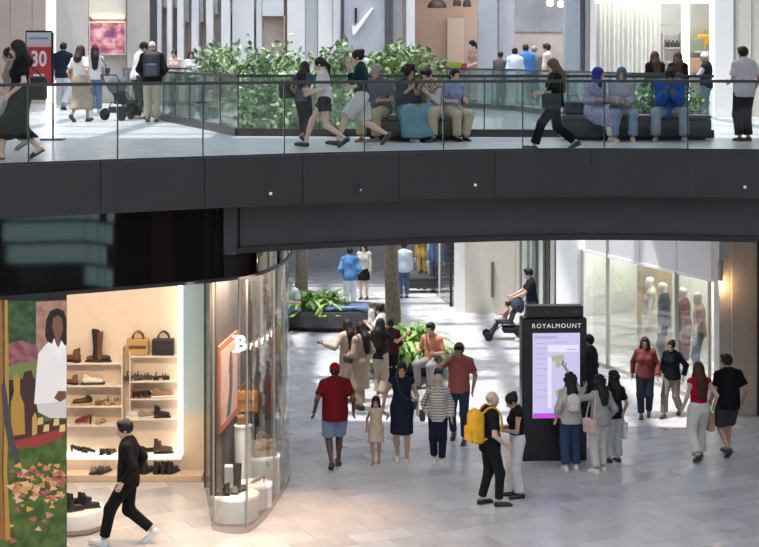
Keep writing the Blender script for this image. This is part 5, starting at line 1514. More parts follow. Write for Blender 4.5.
# ------------------------------------------------------------------ benches on the upper floor
def bench(label, px0, px1, Y):
    x0, x1 = sx(px0, Y), sx(px1, Y); c = (x0 + x1) / 2; w = (x1 - x0) / 2
    T = thing('bench', label, 'bench', (c, Y + .3, U))
    MB().box(-w, w, -.27, .27, .06, .36, .015).build('base', mat('bench_dark', (.030, .034, .034), .35), T)
    n = 4
    for k in range(n): MB().box(-w + 2 * w * k / n + .006, -w + 2 * w * (k + 1) / n - .006, -.30, .30, .37, .44, .02).build('seat_slab', mat('bench_top', (.045, .05, .05), .4), T)
    MB().box(-w + .1, w - .1, -.2, .2, 0, .07).build('foot', M_black, T)
bench('dark bench under the two women in headscarves, before the green glass', 562, 712, 27.72)
bench('dark bench under the group with the teal dress', 364, 464, 27.72)
rb = thing('backpack', 'rust red backpack standing on the bench end', 'backpack', (sx(459, 28.0), 28.0, U + .44))
s = Sdf(.014); s.box((0, 0, .2), (.13, .09, .2), None, .06); sdf_obj('body', s, mat('rust_red', (.26, .06, .045), .7, noise=.1), rb)
s = Sdf(.012); s.box((0, -.1, .13), (.09, .035, .1), None, .03); sdf_obj('front_pocket', s, mat('rust_red2', (.20, .05, .04), .7), rb)
MB().tube([(-.03, 0, .39), (-.02, 0, .43), (.02, 0, .43), (.03, 0, .39)], .008, 6).build('top_loop', M_black, rb)
db = thing('handbag', 'dark bag lying on the bench beside the blue headscarf', 'bag', (sx(574, 28.0), 28.0, U + .44))
s = Sdf(.014); s.box((0, 0, .12), (.19, .11, .12), None, .06); sdf_obj('body', s, mat('bag_night', (.025, .03, .04), .6), db)
MB().tube([(-.1, 0, .2), (-.07, 0, .33), (.07, 0, .33), (.1, 0, .2)], .01, 6).build('handle', M_black, db)

# ------------------------------------------------------------------ sale sign
sp_ = gu(53, 140)
sn = thing('sale_sign', 'red and white sale sign reading 30 on a black stand', 'sign', (sp_.x, sp_.y, U))
kk_ = sp_.y / F
MB().box(-.20, .20, -.14, .14, 0, .022, .006).build('base_plate', M_black, sn)
MB().tube([(0, 0, .02), (0, 0, 1.88)], .017, 8).build('pole', M_black, sn)
xa, xb = (27 - 53) * kk_, (51.5 - 53) * kk_
def snz(py): return EYE - (py - HZ) * kk_ - U
fr = MB().box(xa - .02, xb + .02, -.03, .0, snz(84), snz(30.5), .004).build('frame', M_black, sn)
MB().box(xa, xb, -.036, -.028, snz(44), snz(32.5)).build('header_panel', mat('sign_lilac', (.62, .62, .68), .5), sn)
MB().box(xa + .05, xb - .05, -.040, -.034, snz(39.5), snz(37)).build('header_band', mat('sign_blue', (.30, .32, .42), .5), sn)
MB().box(xa, xb, -.036, -.028, snz(47), snz(44)).build('pink_panel', mat('sign_pink', (.72, .42, .42), .5), sn)
MB().box(xa, xb, -.036, -.028, snz(83), snz(47)).build('red_panel', mat('sign_red', (.52, .035, .04), .5), sn)
o = text_mesh('30', .36, .004, mat('sign_white', (.85, .8, .8), .5), 'lettering', sn, bold=.008); o.location = ((xa + xb) / 2, -.042, snz(59.5)); o.rotation_euler = (PI / 2, 0, 0); o.scale = (.78, 1.05, 1)
MB().box(xa + .12, xb - .12, -.040, -.034, snz(76), snz(74)).build('small_band', mat('sign_white', (.85, .8, .8), .5), sn)

# ------------------------------------------------------------------ pushchairs
def pushchair(label, loc, yaw, c, c2):
    T = thing('pushchair', label, 'pushchair', loc, math.radians(yaw))      # front is +Y
    fm = mat('pushchair_frame', (.06, .06, .065), .4, metal=.5); cm = fabric(c); cc = fabric(c2)
    for x in (-.25, .25):
        MB().tube([(x, -.52, 1.04), (x, -.30, .72), (x, .05, .42), (x, .42, .12)], .014, 8).build('frame_tube', fm, T, smooth=True)
        MB().tube([(x, -.38, .14), (x, -.2, .40), (x, .05, .42)], .013, 8).build('frame_tube', fm, T, smooth=True)
        for y, r in ((-.38, .14), (.42, .10)):
            w = MB(); w.lathe([(r * .75, -.018), (r, -.022), (r, .022), (r * .75, .018)], 20); o = w.build('wheel', M_black, T, smooth=True); o.matrix_local = Matrix.Translation((x * 1.12, y, r)) @ Matrix.Rotation(PI / 2, 4, 'Y')
            w = MB(); w.lathe([(.03, -.026), (.035, 0), (.03, .026)], 12); h_ = w.build('hub', fm, o, smooth=True)
    MB().tube([(-.25, -.52, 1.04), (.25, -.52, 1.04)], .018, 8).build('handlebar', M_black, T)
    s = Sdf(.016); s.box((0, .02, .42), (.20, .22, .035), rot(0, -.1), .03).box((0, -.20, .62), (.20, .035, .26), rot(0, -.35), .03).box((0, .26, .26), (.18, .03, .18), rot(0, -.45), .025); sdf_obj('seat', s, cm, T)
    s = Sdf(.016); s.ell((0, -.24, .80), (.23, .23, .25), k=.02, cut=[(V3(0, 0, .82), V3(0, .5, -1))]); s.ell((0, -.17, .76), (.205, .25, .23), k=.01, op='d'); sdf_obj('canopy', s, cc, T)
    s = Sdf(.016); s.box((0, -.14, .24), (.2, .2, .07), None, .03); sdf_obj('basket', s, cm, T)
    return T
pp = gl(505, 339)
pushchair('pushchair with dark seat pushed by the man in the dark t-shirt', (pp.x, pp.y, 0), 92, (.06, .065, .075), (.10, .12, .15))
person('small child in pink sitting in the pushchair by the cream wall', 500, 338, None, H=.86, yaw=92, seat=.46, sex='f', feet={'R': (.08, .34, 0, 0, .5), 'L': (-.08, .34, 0, 0, .5)}, hands={'R': (.12, .3, 1.25), 'L': (-.12, .3, 1.25)}, lean=-18, hair='short', hairc='chestnut', skin='light', top=(.62, .35, .34), sleeve='long', bottom=(.74, .70, .68), shoe=(.7, .7, .7), loc=Vector((pp.x - .02, pp.y, .0)))
pq = gu(138, 118)
pushchair('grey pushchair at the glass rail beside the man in the black jacket', (pq.x - .10, pq.y - 1.25, U), -38, (.05, .055, .065), (.16, .17, .19))

# ------------------------------------------------------------------ goods and figures in the shop windows
Y_ = 52.6
t = thing('display_table', 'low display plinth with lime green and red boxes in the blush shop', 'table', (sx(453, Y_), Y_, U))
MB().box(-1.0, 1.0, -.3, .3, 0, .55, .02).build('plinth', M_pink, t); MB().box(-1.03, 1.03, -.33, .33, .55, .62, .01).build('top', mat('dark_wood', (.16, .07, .05), .4), t)
for px, c, lb, w_, h__ in ((455, (.30, .46, .03), 'lime green box on the display table of the blush shop', .19, .66), (443, (.34, .05, .06), 'dark red box on the display table of the blush shop', .17, .52), (464.5, (.50, .04, .10), 'crimson box next to the lime green box', .10, .62)):
    o = thing('gift_box', lb, 'box', (sx(px, Y_), Y_, U + .62)); MB().box(-w_, w_, -.2, .2, 0, h__ * .8, .01).build('carton', mat('gift_%d' % px, c, .5), o); MB().box(-w_ - .01, w_ + .01, -.21, .21, h__ * .8, h__, .01).build('lid', mat('gift_%d' % px, c, .5), o)
person('mannequin with dark hair and pale slip dress in the blush shop', 470, 100, None, 'u', H=2.0, yaw=120, sex='f', hair='ponytail', hairc='brown', top=(.66, .45, .36), sleeve='none', skirt=dict(hem=.3, wide=.03, dress=True), face=False, mannequin=True, loc=Vector((sx(472, 52.2), 51.6, U)), hands={'L': (-.2, .2, 1.05)}, lift=.0)
for px, py, r_ in ((437, 3, .32), (457, 1, .14), (467, 2, .14)):
    p = at(px, py, 52.4); t = thing('pendant_lamp', {437: 'wide dark dome lamp hanging in the blush shop', 457: 'small dark pendant lamp beside the dome lamp', 467: 'small dark pendant lamp above the mannequin in the slip dress'}[px], 'lamp', p)
    MB().lathe([(r_, -.16), (r_ * .95, -.05), (r_ * .6, .08), (r_ * .15, .14)], 20).build('shade', mat('lamp_dark', (.04, .04, .045), .4), t, smooth=True); MB().tube([(0, 0, .1), (0, 0, 9.35 - p.z)], .01, 6).build('cord', M_black, t)
def behind(px, d): return qpd(px, d)
for (px, d, kw, lb) in ((651, 1.0, dict(sex='f', top=(.66, .62, .48), sleeve='none', skirt=dict(hem=.35, wide=.10, dress=True)), 'mannequin in a pale cream dress behind the shopfront glass'),
                        (664, .8, dict(top=(.03, .04, .08), sleeve='long', bottom=(.025, .03, .05)), 'mannequin in a navy suit behind the shopfront glass'),
                        (684, .8, dict(sex='f', top=(.30, .08, .06), sleeve='long', skirt=dict(hem=.3, wide=.04, dress=True)), 'mannequin in a rust red dress behind the shopfront glass'),
                        (699, .7, dict(top=(.72, .45, .32), sleeve='short', bottom=(.12, .18, .32)), 'mannequin in a peach shirt and jeans behind the shopfront glass')):
    c_ = behind(px, d)
    t = thing('display_disc', 'round white floor disc under the ' + lb.split(' in ')[1].split(' behind')[0].replace('a ', '', 1) + ' mannequin', 'stand', (c_.x, c_.y, 0)); MB().lathe([(.3, 0), (.32, .02), (.32, .13), (.3, .15)], 24).build('disc', M_white, t, smooth=True); MB().lathe([(.27, .15), (.27, .155), (.02, .156)], 24).build('inlay', mat('brushed_steel', (.52, .48, .43), .35, metal=.7), t)
    person(lb, 0, 0, None, H=1.84, yaw=75, hair=None, face=False, mannequin=True, loc=Vector((c_.x, c_.y, .15)), **kw)

for px, Y, kw, lb in ((424, 47.0, dict(sex='f', top=(.50, .34, .10), sleeve='long', coat=dict(c=(.45, .30, .10), len=.3), bottom=(.3, .25, .15)), 'mannequin in a mustard coat in the far shopfront'),
                      (437, 46.2, dict(top=(.10, .18, .34), sleeve='long', bottom=(.06, .08, .14)), 'mannequin in a blue jacket in the far shopfront')):
    person(lb, 0, 0, None, H=1.84, yaw=150, hair=None, face=False, mannequin=True, loc=Vector((sx(px, Y), Y, 0)), **kw)
p = gl(420, 293)
t = thing('lounge_bench', 'low dark lounge bench behind the tree trunk', 'bench', (p.x, p.y + .2, 0), .1)
MB().box(-.45, .45, -.28, .28, .14, .34, .03).build('base', mat('bench_dark', (.030, .034, .034), .35), t); MB().box(-.47, .47, -.30, .30, .34, .48, .05).build('cushion', mat('bench_cushion', (.03, .03, .032), .7), t)
for x in (-.4, .4):
    for y in (-.22, .22): MB().tube([(x, y, 0), (x, y, .16)], .02, 8).build('leg', M_black, t)
# ------------------------------------------------------------------ people
def walk(st, lead='R', w=.075, heel=32, toe=-10):
    o = 'L' if lead == 'R' else 'R'
    x = {'R': w, 'L': -w}
    return {lead: (x[lead], st * .5, toe), o: (x[o], -st * .5, heel)}
def swing(a, lead='R', bend=.0):
    """arms swinging against the legs"""
    o = 'L' if lead == 'R' else 'R'; x = {'R': .27, 'L': -.27}
    return {lead: (x[lead], -.20 * a, .92 - .02 * a), o: (x[o], .30 * a, .93 + bend)}
BLK = (.014, .014, .016); CHAR = (.035, .036, .04); NAVY = (.018, .026, .052); WHT = (.78, .77, .75); DENIM = (.075, .125, .22); LDEN = (.26, .36, .50)
KHA = (.42, .35, .24); BEI = (.56, .47, .36)

# --- lower floor
i = person('man in black sweater and black trousers walking in the shoe shop entrance', 128, 544, 415, yaw=88, feet=walk(.62, 'L', heel=38), hands={'R': (.2, -.05, .90), 'L': (-.25, .02, .90)},
           hair='short', hpitch=12, hyaw=10, top=BLK, sleeve='long', bottom=BLK, shoe=(.7, .7, .68), skin='light', toplen=.03, toploose=.012, legloose=.02)
i = person('man in dark red t-shirt, red cap and denim shorts walking away', 335, 468, 362, yaw=8, feet=walk(.30, 'R', heel=20), hands={'R': (.31, .02, .92), 'L': (-.34, .0, .94)}, build=1.14,
           hair='cap', hairc=(.32, .012, .02), skin='dark', top=(.19, .010, .020), toplen=.07, toploose=.02, bottom=LDEN, leg='short', legloose=.03, shoe=(.04, .04, .05))
g4 = person('woman in short navy dress holding the little girl\'s hand', 402, 461, 361, yaw=176, sex='f', feet=walk(.14, 'L', w=.085, heel=8, toe=0), hands={'R': (.32, .10, .98), 'L': (-.27, .05, .92)},
            hair='ponytail', skin='tan', top=NAVY, sleeve='none', skirt=dict(hem=.52, wide=.06, dress=True), shoe=(.62, .60, .56))
shoulder_bag(g4, 'L', (.03, .03, .05), 'small dark crossbody bag worn by the woman in the navy dress', .18, .15, .06, cross=True, out=0, drop=-.03)
i = person('little girl in cream sleeveless dress holding a woman\'s hand', 376, 463, 397, yaw=175, sex='f', feet=walk(.16, 'R', w=.07, heel=10, toe=0), hands={'L': (-.30, .10, 1.22, 'abs', (-.4, -.8, -.3)), 'R': (.24, .05, .95)},
           hair='bob', hairc='brown', skin='tan', top=(.62, .52, .42), sleeve='none', skirt=dict(hem=.60, wide=.10, dress=True), shoe=(.25, .17, .12), barefoot_sandal=True)
M_str = fabric((.70, .68, .62), color2=(.22, .22, .20), pattern='stripe', pscale=7.0)
i = person('woman in grey headscarf and striped jumper with navy trousers', 438, 462, 373, yaw=178, sex='f', feet=walk(.16, 'L', heel=8, toe=0), hands={'R': (.22, .14, 1.02), 'L': (-.26, .05, .9)},
           hair='hijab', hairc=(.56, .50, .43), skin='light', top=M_str, sleeve='long', toploose=.022, toplen=.05, bottom=NAVY, legloose=.022, shoe=(.70, .69, .66))
shoulder_bag(i, 'R', (.03, .03, .035), 'black shoulder bag of the woman in the striped jumper', .28, .20, .11, drop=.04)
# seated man on the planter
pl2 = dict(seat=.42)
g6 = person('man in peach shirt and grey trousers sitting on the fern planter edge', 425, 394, None, H=1.76, yaw=150, seat=.44, feet={'R': (.12, .40, 0, -5), 'L': (-.12, .34, 0, 10)}, hands={'R': (.20, .26, .72), 'L': (-.16, .26, .72)},
            lean=6, hair='short', skin='tan', top=(.72, .33, .22), sleeve='short', bottom=(.38, .36, .36), shoe=(.06, .05, .05), legloose=.02, loc=gl(433, 386))
shoulder_bag(g6, 'L', (.018, .018, .022), 'black crossbody bag on the seated man in peach', .22, .18, .08, cross=True, out=-.06, fwd=.14)
i = person('man in faded red polo and jeans raising a hand to his face', 459, 441, 340, yaw=168, feet=walk(.32, 'L', w=.12, heel=12, toe=0), hands={'R': (.10, .20, 1.50, 'abs', (.8, -.1, -.8)), 'L': (-.25, .05, .92)},
           hair='short', hpitch=22, hyaw=12, skin='tan', top=(.50, .17, .16), sleeve='short', toploose=.015, bottom=(.055, .085, .15), shoe=(.04, .035, .03))
i = person('woman in cream jacket with outstretched arm and long dark hair', 348, 402, 319, yaw=35, sex='f', hands={'L': (-.55, .12, 1.27, 'abs', (-.2, -.4, -1)), 'R': (.18, .2, 1.05)},
           hair='long', hairc='brown', skin='tan', top=(.66, .55, .44), sleeve='long', toplen=.14, toploose=.02, bottom=(.60, .50, .40), legloose=.04, shoe=(.35, .27, .2))
i = person('woman in tan trench coat with long brown hair', 361, 409, 321, yaw=48, sex='f', hands={'L': (-.16, .22, 1.02), 'R': (.22, .16, 1.0)}, feet=walk(.16, 'R', heel=6, toe=0), hroll=3,
           hair='long', hairc='brown', skin='light', top=(.50, .40, .31), sleeve='long', toploose=.015, coat=dict(c=(.52, .42, .33), len=.42), bottom=(.48, .39, .31), legloose=.045, shoe=(.03, .03, .03))
shoulder_bag(i, 'L', (.13, .065, .05), 'small brown handbag held by the woman in the trench coat', .24, .16, .1, z=1.0, fwd=.16, out=-.06)
i = person('person in black t-shirt and beige trousers pointing with one arm', 380, 397, 318, yaw=-25, sex='f', hands={'R': (.50, .28, 1.36, 'abs', (.3, -.3, -1)), 'L': (-.25, .05, .92)}, feet=walk(.14, 'L', heel=6, toe=0),
           hair='long', hairc='brown', skin='tan', top=(.03, .035, .03), sleeve='short', bottom=(.52, .45, .36), legloose=.04, shoe=(.6, .58, .55))
M_mar = fabric((.10, .020, .030), color2=(.05, .01, .02), pattern='spots', pscale=26.0)
i = person('woman in dark maroon patterned blouse and black skirt', 391, 387, 319, yaw=10, sex='f', hands={'R': (.18, .15, 1.0)}, hair='bun', skin='tan', top=M_mar, sleeve='long', toploose=.02, skirt=dict(c=BLK, hem=.16, wide=.05), shoe=BLK)
g12 = person('bald bearded man in black with a yellow backpack', 490, 505, 390, yaw=-72, feet={'R': (.11, .10, 0, -12), 'L': (-.10, -.10, 0, 12)}, hands={'R': (.22, .16, .95), 'L': (-.2, .10, .92)},
             hair='bald', hairc='grey', skin='light', top=BLK, sleeve='short', toplen=.03, toploose=.012, build=1.06, bottom=(.022, .022, .024), legloose=.014, shoe=BLK, hpitch=10)
backpack(g12, (.70, .36, .012), 'bright yellow backpack on the man in black', .32, .48, .19, dz=-.02)
g13 = person('woman in black sleeveless top and wide white trousers looking at a phone', 517, 497, 391, yaw=98, sex='f', hands={'R': (.06, .30, 1.14), 'L': (-.10, .28, 1.13)}, feet={'R': (.08, .03, 0, -8), 'L': (-.08, -.04, 0, 8)},
             hair='bun', hpitch=32, lean=2, skin='tan', top=BLK, sleeve='none', tuck=True, bottom=WHT, legloose=.045, shoe=BLK)
phone(g13, 'L', 'black mobile phone in the hands of the woman in white trousers')
s_ = person('woman in white blouse and blue jeans touching the map screen', 571, 470, 374, yaw=6, sex='f', hands={'R': (-.06, .30, 1.84, 'abs', (1, -.2, -.4)), 'L': (-.26, .06, .93)}, feet={'R': (.10, .03, 0, -8), 'L': (-.10, -.03, 0, 8)}, hyaw=8,
            hair='wavy', skin='light', top=(.56, .54, .52), sleeve='three', toploose=.02, bottom=(.055, .09, .17), legloose=.03, shoe=(.68, .66, .63))
backpack(s_, (.58, .55, .52), 'small pale backpack on the woman at the map screen', .24, .28, .11, dz=.02)
i = person('person in dark jacket standing behind the map kiosk', 590, 428, 334, yaw=70, hair='short', hairc='brown', skin='tan', top=(.03, .05, .065), sleeve='long', toploose=.02, toplen=.08, bottom=(.02, .025, .03), shoe=BLK, hands={'R': (.22, .1, .92)})
s_ = person('woman in grey shirt and white trousers with a pink bag at the kiosk', 600, 472, 376, yaw=28, sex='f', hands={'L': (-.16, .26, 1.50, 'abs', (-.8, -.2, -.7)), 'R': (.22, .05, .95)}, feet={'R': (.10, .05, 0, -10), 'L': (-.10, -.03, 0, 10)},
            hair='wavy', skin='tan', top=(.44, .42, .40), sleeve='long', toploose=.015, bottom=(.70, .67, .63), legloose=.025, shoe=(.72, .70, .68))
shoulder_bag(s_, 'L', (.62, .45, .40), 'pale pink shoulder bag of the woman in the grey shirt', .30, .26, .12, drop=.06, fwd=-.12)
i = person('woman in black top with curly black hair beside the kiosk', 614, 462, 372, yaw=20, sex='f', hands={'R': (.25, .08, .92), 'L': (-.2, .15, 1.0)}, hair='wavy', skin='tan', top=(.02, .022, .03), sleeve='short', bottom=(.60, .60, .60), legloose=.03, shoe=BLK)
shoulder_bag(i, 'R', (.72, .72, .70), 'white tote bag carried by the woman in the black top', .28, .34, .10, hand=True)
shoulder_bag(i, 'L', (.02, .02, .02), 'black waist bag between the two women at the kiosk', .22, .18, .09, fwd=-.1, drop=.0)
i = person('woman in coral pink sweatshirt and dark jeans walking towards the kiosk', 645, 417, 336, yaw=168, sex='f', feet=walk(.24, 'R', heel=14, toe=-4), hands=swing(.35), hair='long', hairc='brown', skin='tan', top=(.33, .10, .10), sleeve='long', toploose=.02, bottom=(.04, .055, .085), legloose=.025, shoe=(.16, .08, .06))
i = person('person in navy jacket and grey trousers striding beside the shop window', 672, 416, 338, yaw=146, sex='f', feet=walk(.52, 'R', heel=26, toe=-8), hands={'R': (.2, .14, .98), 'L': (-.28, .0, .93)}, hair='bun', skin='light', top=(.02, .03, .045), sleeve='long', toploose=.018, bottom=(.33, .30, .26), legloose=.035, shoe=(.10, .08, .07))
shoulder_bag(i, 'R', (.018, .022, .03), 'dark shoulder bag of the person in the navy jacket', .30, .24, .13, drop=-.12, fwd=.0)
s_ = person('woman in red strapless top and wide white trousers with long auburn hair', 699, 460, 360, yaw=12, sex='f', feet=walk(.46, 'R', w=.12, heel=22, toe=-5), hands={'L': (-.27, .05, .93), 'R': (.28, .0, .93)}, hair='long', hairc='chestnut', skin='light', top=(.45, .012, .05), sleeve='none', tuck=True, bottom=(.76, .73, .68), legloose=.055, shoe=BLK)
i = person('man in black polo shirt and grey shorts walking away', 728, 456, 353, yaw=14, feet=walk(.36, 'R', heel=36, toe=-4), hands={'R': (.30, .04, .93), 'L': (-.31, .04, .92)}, build=1.1, hair='short', hyaw=18, skin='tan', top=(.013, .014, .017), sleeve='short', toploose=.018, toplen=.04, bottom=(.075, .078, .085), leg='short', legloose=.03, shoe=(.03, .03, .035))
shoulder_bag(i, 'L', (.42, .27, .15), 'brown paper shopping bag held by the man in shorts', .26, .32, .12, hand=True)
# father with the pushchair
p_ = gl(532, 341)
g22 = person('man in dark t-shirt pushing a pushchair past the cream wall', 532, 341, 267, yaw=92, feet=walk(.40, 'L', heel=20), hands={'R': (.16, .44, 1.06), 'L': (-.16, .44, 1.06)}, hair='short', hairc='brown', skin='light', top=(.022, .030, .045), sleeve='short', bottom=(.08, .11, .17), shoe=(.5, .5, .5), lean=5)
# group by the planters
i = person('man in blue shirt and white jeans with his back turned', 350, 309, 247, yaw=2, hands={'R': (.20, .15, 1.0), 'L': (-.2, .15, 1.0)}, hair='short', skin='light', top=fabric((.07, .20, .44), color2=(.13, .30, .58), pattern='noise', pscale=5.0), sleeve='long', toploose=.03, toplen=.05, bottom=(.72, .76, .80), legloose=.02, shoe=(.6, .6, .6))
i = person('woman in pale cardigan and black skirt beside the man in blue', 364, 299, 243, yaw=165, sex='f', hair='long', hairc='brown', skin='light', top=(.60, .56, .50), sleeve='long', toploose=.02, skirt=dict(c=BLK, hem=.62, wide=.05), shoe=(.03, .03, .03))
i = person('woman in white blouse sitting on the fern planter, facing a child', 383, 338, None, H=1.66, yaw=62, sex='f', seat=.44, feet={'R': (.10, .40, 0), 'L': (-.10, .32, 0)}, hands={'L': (-.10, .42, .86), 'R': (.12, .42, .84)}, lean=10, hair='bun', skin='light', top=(.74, .70, .68), sleeve='short', toploose=.025, bottom=(.34, .45, .58), shoe=(.6, .58, .55), loc=Vector((.12, 35.75, 0)))
i = person('toddler in white standing in front of the seated woman', 371, 341, None, H=.92, yaw=-70, sex='f', hair='short', hairc='blond', skin='light', top=(.75, .70, .66), sleeve='short', toploose=.02, bottom=(.7, .62, .58), shoe=(.6, .5, .5), loc=gl(371.5, 342))
i = person('person in pale blue shirt and jeans standing behind the tree trunk', 404, 298, 242, yaw=8, hair='short', hairc='brown', skin='light', top=(.58, .66, .72), sleeve='long', toploose=.03, toplen=.05, bottom=(.11, .16, .27), shoe=(.06, .06, .07))
i = person('person in mint patterned shirt sitting on the round planter behind the glass', 294, 322, None, H=1.72, yaw=140, seat=.46, feet={'R': (.12, .36, 0), 'L': (-.12, .36, 0)}, hands={'R': (.16, .28, .78), 'L': (-.16, .28, .78)}, lean=10, hair='short', hairc='grey', skin='light', top=fabric((.52, .60, .56), color2=(.36, .45, .44), pattern='spots', pscale=14.0), sleeve='short', toploose=.03, bottom=(.10, .14, .24), shoe=(.3, .3, .3), loc=Vector((sx(293, 39.75), 39.75, 0)))

# --- upper floor
g = person('woman in black top and long charcoal skirt striding with a shoulder bag', 20, 159, 37, 'u', yaw=96, sex='f', feet=walk(.50, 'L', heel=30, toe=-8), hands={'R': (.2, .14, 1.0), 'L': (-.22, .10, .95)}, hair='bob', skin='light', top=BLK, sleeve='short', skirt=dict(c=(.030, .034, .036), hem=.30, wide=.05), shoe=BLK, barefoot_sandal=True)
shoulder_bag(g, 'R', (.016, .016, .018), 'large black shoulder bag of the woman in the long skirt', .46, .34, .14, drop=-.08, fwd=-.12)
i = person('person in beige top half hidden behind the woman in black', 11, 150, 46, 'u', yaw=100, sex='f', feet=walk(.4, 'R'), hands={'L': (-.24, .16, .95)}, hair='bun', skin='tan', top=(.40, .31, .25), sleeve='short', bottom=(.42, .38, .33), shoe=(.3, .25, .2))
i = person('woman in white t-shirt and beige midi skirt walking away', 80, 122, 44, 'u', yaw=-20, sex='f', feet=walk(.42, 'R', heel=34), hair='bob', hairc='brown', skin='tan', top=(.76, .74, .70), sleeve='short', tuck=True, skirt=dict(c=(.40, .34, .27), hem=.30, wide=.07), shoe=(.05, .05, .05), hands=swing(.3))
i = person('man in navy shirt and pale trousers near the light strip', 63, 110, 38, 'u', H=1.86, yaw=-10, feet=walk(.3, 'L', heel=20), hair='short', skin='tan', top=(.018, .028, .055), sleeve='elbow', toploose=.03, toplen=.03, bottom=(.62, .65, .68), legloose=.03, shoe=(.08, .08, .09))
i = person('woman with very long black hair, white top and jeans', 95, 113, 45, 'u', yaw=10, sex='f', hair='long', skin='tan', top=(.70, .70, .70), sleeve='short', bottom=(.14, .22, .36), legloose=.035, shoe=(.5, .5, .5))
shoulder_bag(i, 'R', (.02, .025, .04), 'dark bag of the woman with very long black hair', .28, .22, .12, drop=-.1)
g = person('man in black jacket and khaki trousers standing at the glass rail', 152, 122, 40, 'u', yaw=4, H=1.82, hands={'R': (.2, .18, 1.02), 'L': (-.2, .18, 1.02)}, hair='bald', hairc='grey', skin='light', top=BLK, sleeve='long', toploose=.03, toplen=.06, bottom=(.50, .45, .34), legloose=.035, shoe=(.10, .07, .05), build=1.08)
backpack(g, (.018, .022, .032), 'black backpack on the man in khaki trousers', .34, .50, .18, c2=(.05, .06, .08))
i = person('man in white shirt leaning over a grey pushchair', 137, 119, 36, 'u', yaw=-60, H=1.84, lean=10, hpitch=25, hands={'R': (.12, .36, 1.08), 'L': (-.18, .34, 1.08)}, hair='short', skin='tan', top=(.72, .73, .75), sleeve='short', bottom=(.10, .10, .11), shoe=(.2, .2, .2))
i = person('woman in dark clothes with a big bag walking by the leafy glass', 303, 141, 60, 'u', yaw=-25, sex='f', lean=6, feet=walk(.34, 'L', heel=26), hands={'R': (.24, .28, 1.28), 'L': (-.22, .12, 1.0)}, hair='long', hairc='black', skin='tan', top=(.10, .11, .18), sleeve='short', bottom=(.020, .025, .030), legloose=.022, shoe=(.30, .18, .11))
shoulder_bag(i, 'L', (.022, .020, .022), 'bulky black bag on the woman by the leafy glass', .44, .38, .2, drop=-.16, fwd=-.06)
i = person('woman in white t-shirt and black shorts striding past the greenery', 325, 147, 52, 'u', yaw=84, sex='f', feet=walk(.74, 'R', heel=34, toe=-8), lean=6, hands={'R': (.14, .30, 1.05), 'L': (-.22, .22, 1.0)}, hair='ponytail', hairc='brown', skin='light', top=(.72, .72, .76), sleeve='short', bottom=BLK, leg='mini', legloose=.03, shoe=(.03, .03, .035))
i = person('woman in dark green top and white shorts walking left with raised hand', 362, 145, 43, 'u', yaw=88, sex='f', feet=walk(.82, 'L', heel=46, toe=-8), lean=4, hands={'R': (.05, .22, 1.34, 'abs', (.3, -.6, -1)), 'L': (-.22, .16, 1.0)}, hair='bun', skin='light', top=(.008, .05, .055), sleeve='three', toplen=.02, bottom=(.70, .68, .64), leg='short', legloose=.035, shoe=(.05, .04, .04))
# seated group in the middle
SEATY = 27.55
def on_bench(px, y=SEATY): return Vector((sx(px, y), y, U))
i = person('grey haired man in slate t-shirt and khaki trousers sitting on the bench', 382, 142, None, 'u', H=1.72, yaw=150, seat=.45, feet={'R': (.13, .42, 0), 'L': (-.13, .36, 0)}, hands={'R': (.18, .30, .72), 'L': (-.18, .28, .72)}, lean=10, hair='curly', hairc='grey', skin='tan', top=(.13, .14, .19), sleeve='short', toploose=.03, bottom=(.50, .43, .28), legloose=.04, shoe=(.30, .2, .12), loc=on_bench(380, 27.75), build=1.1)
M_teal = fabric((.20, .36, .42), color2=(.10, .22, .28), pattern='noise', pscale=7.0)
i = person('woman in flowing teal dress with black hair sitting on the bench', 410, 142, None, 'u', H=1.70, yaw=-150, sex='f', seat=.45, feet={'R': (.16, .50, 0), 'L': (-.16, .36, 0)}, hands={'R': (.12, .30, .92), 'L': (-.06, .32, .90)}, lean=8, hair='afro', skin='tan', top=(.02, .05, .075), sleeve='three', toploose=.02, skirt=dict(c=M_teal, hem=.10, wide=.20), shoe=(.55, .40, .33), loc=on_bench(406, 27.7))
M_plaid = fabric((.30, .12, .08), color2=(.42, .36, .30), pattern='check', pscale=24.0)
i = person('person in plaid waistcoat and khaki trousers leaning over on the bench', 436, 142, None, 'u', H=1.74, yaw=145, seat=.45, feet={'R': (.10, .36, 0), 'L': (-.22, .40, 0, 10)}, hands={'R': (.16, .36, .82), 'L': (-.06, .34, .84)}, lean=20, hpitch=24, hair='short', hairc='brown', skin='light', top=(.62, .64, .68), sleeve='three', coat=dict(c=M_plaid, sleeve='none'), bottom=(.56, .47, .33), legloose=.03, shoe=(.04, .04, .045), loc=on_bench(435, 27.75))
i = person('person in blue top and khaki trousers sitting at the bench end', 449, 142, None, 'u', H=1.62, yaw=205, sex='f', seat=.45, feet={'R': (.08, .36, 0), 'L': (-.10, .34, 0)}, hands={'R': (.12, .28, .74), 'L': (-.14, .28, .74)}, lean=8, hair='ponytail', hairc='brown', skin='light', top=(.30, .36, .58), sleeve='short', bottom=(.58, .50, .36), legloose=.03, shoe=BLK, loc=on_bench(452, 27.85))
# walking woman on the bridge
i = person('woman in black with long blond brown hair striding along the bridge', 555, 150, 53, 'u', yaw=94, sex='f', feet=walk(.78, 'L', heel=26, toe=-10), hands={'L': (-.20, .30, 1.02), 'R': (.18, .22, 1.0)}, hair='long', hairc='blond', skin='light', top=BLK, sleeve='elbow', toploose=.02, bottom=(.014, .02, .03), legloose=.035, shoe=(.045, .05, .06), hpitch=14)
shoulder_bag(i, 'L', (.02, .025, .03), 'dark slouchy bag of the woman striding along the bridge', .34, .28, .14, drop=-.02, fwd=.12)
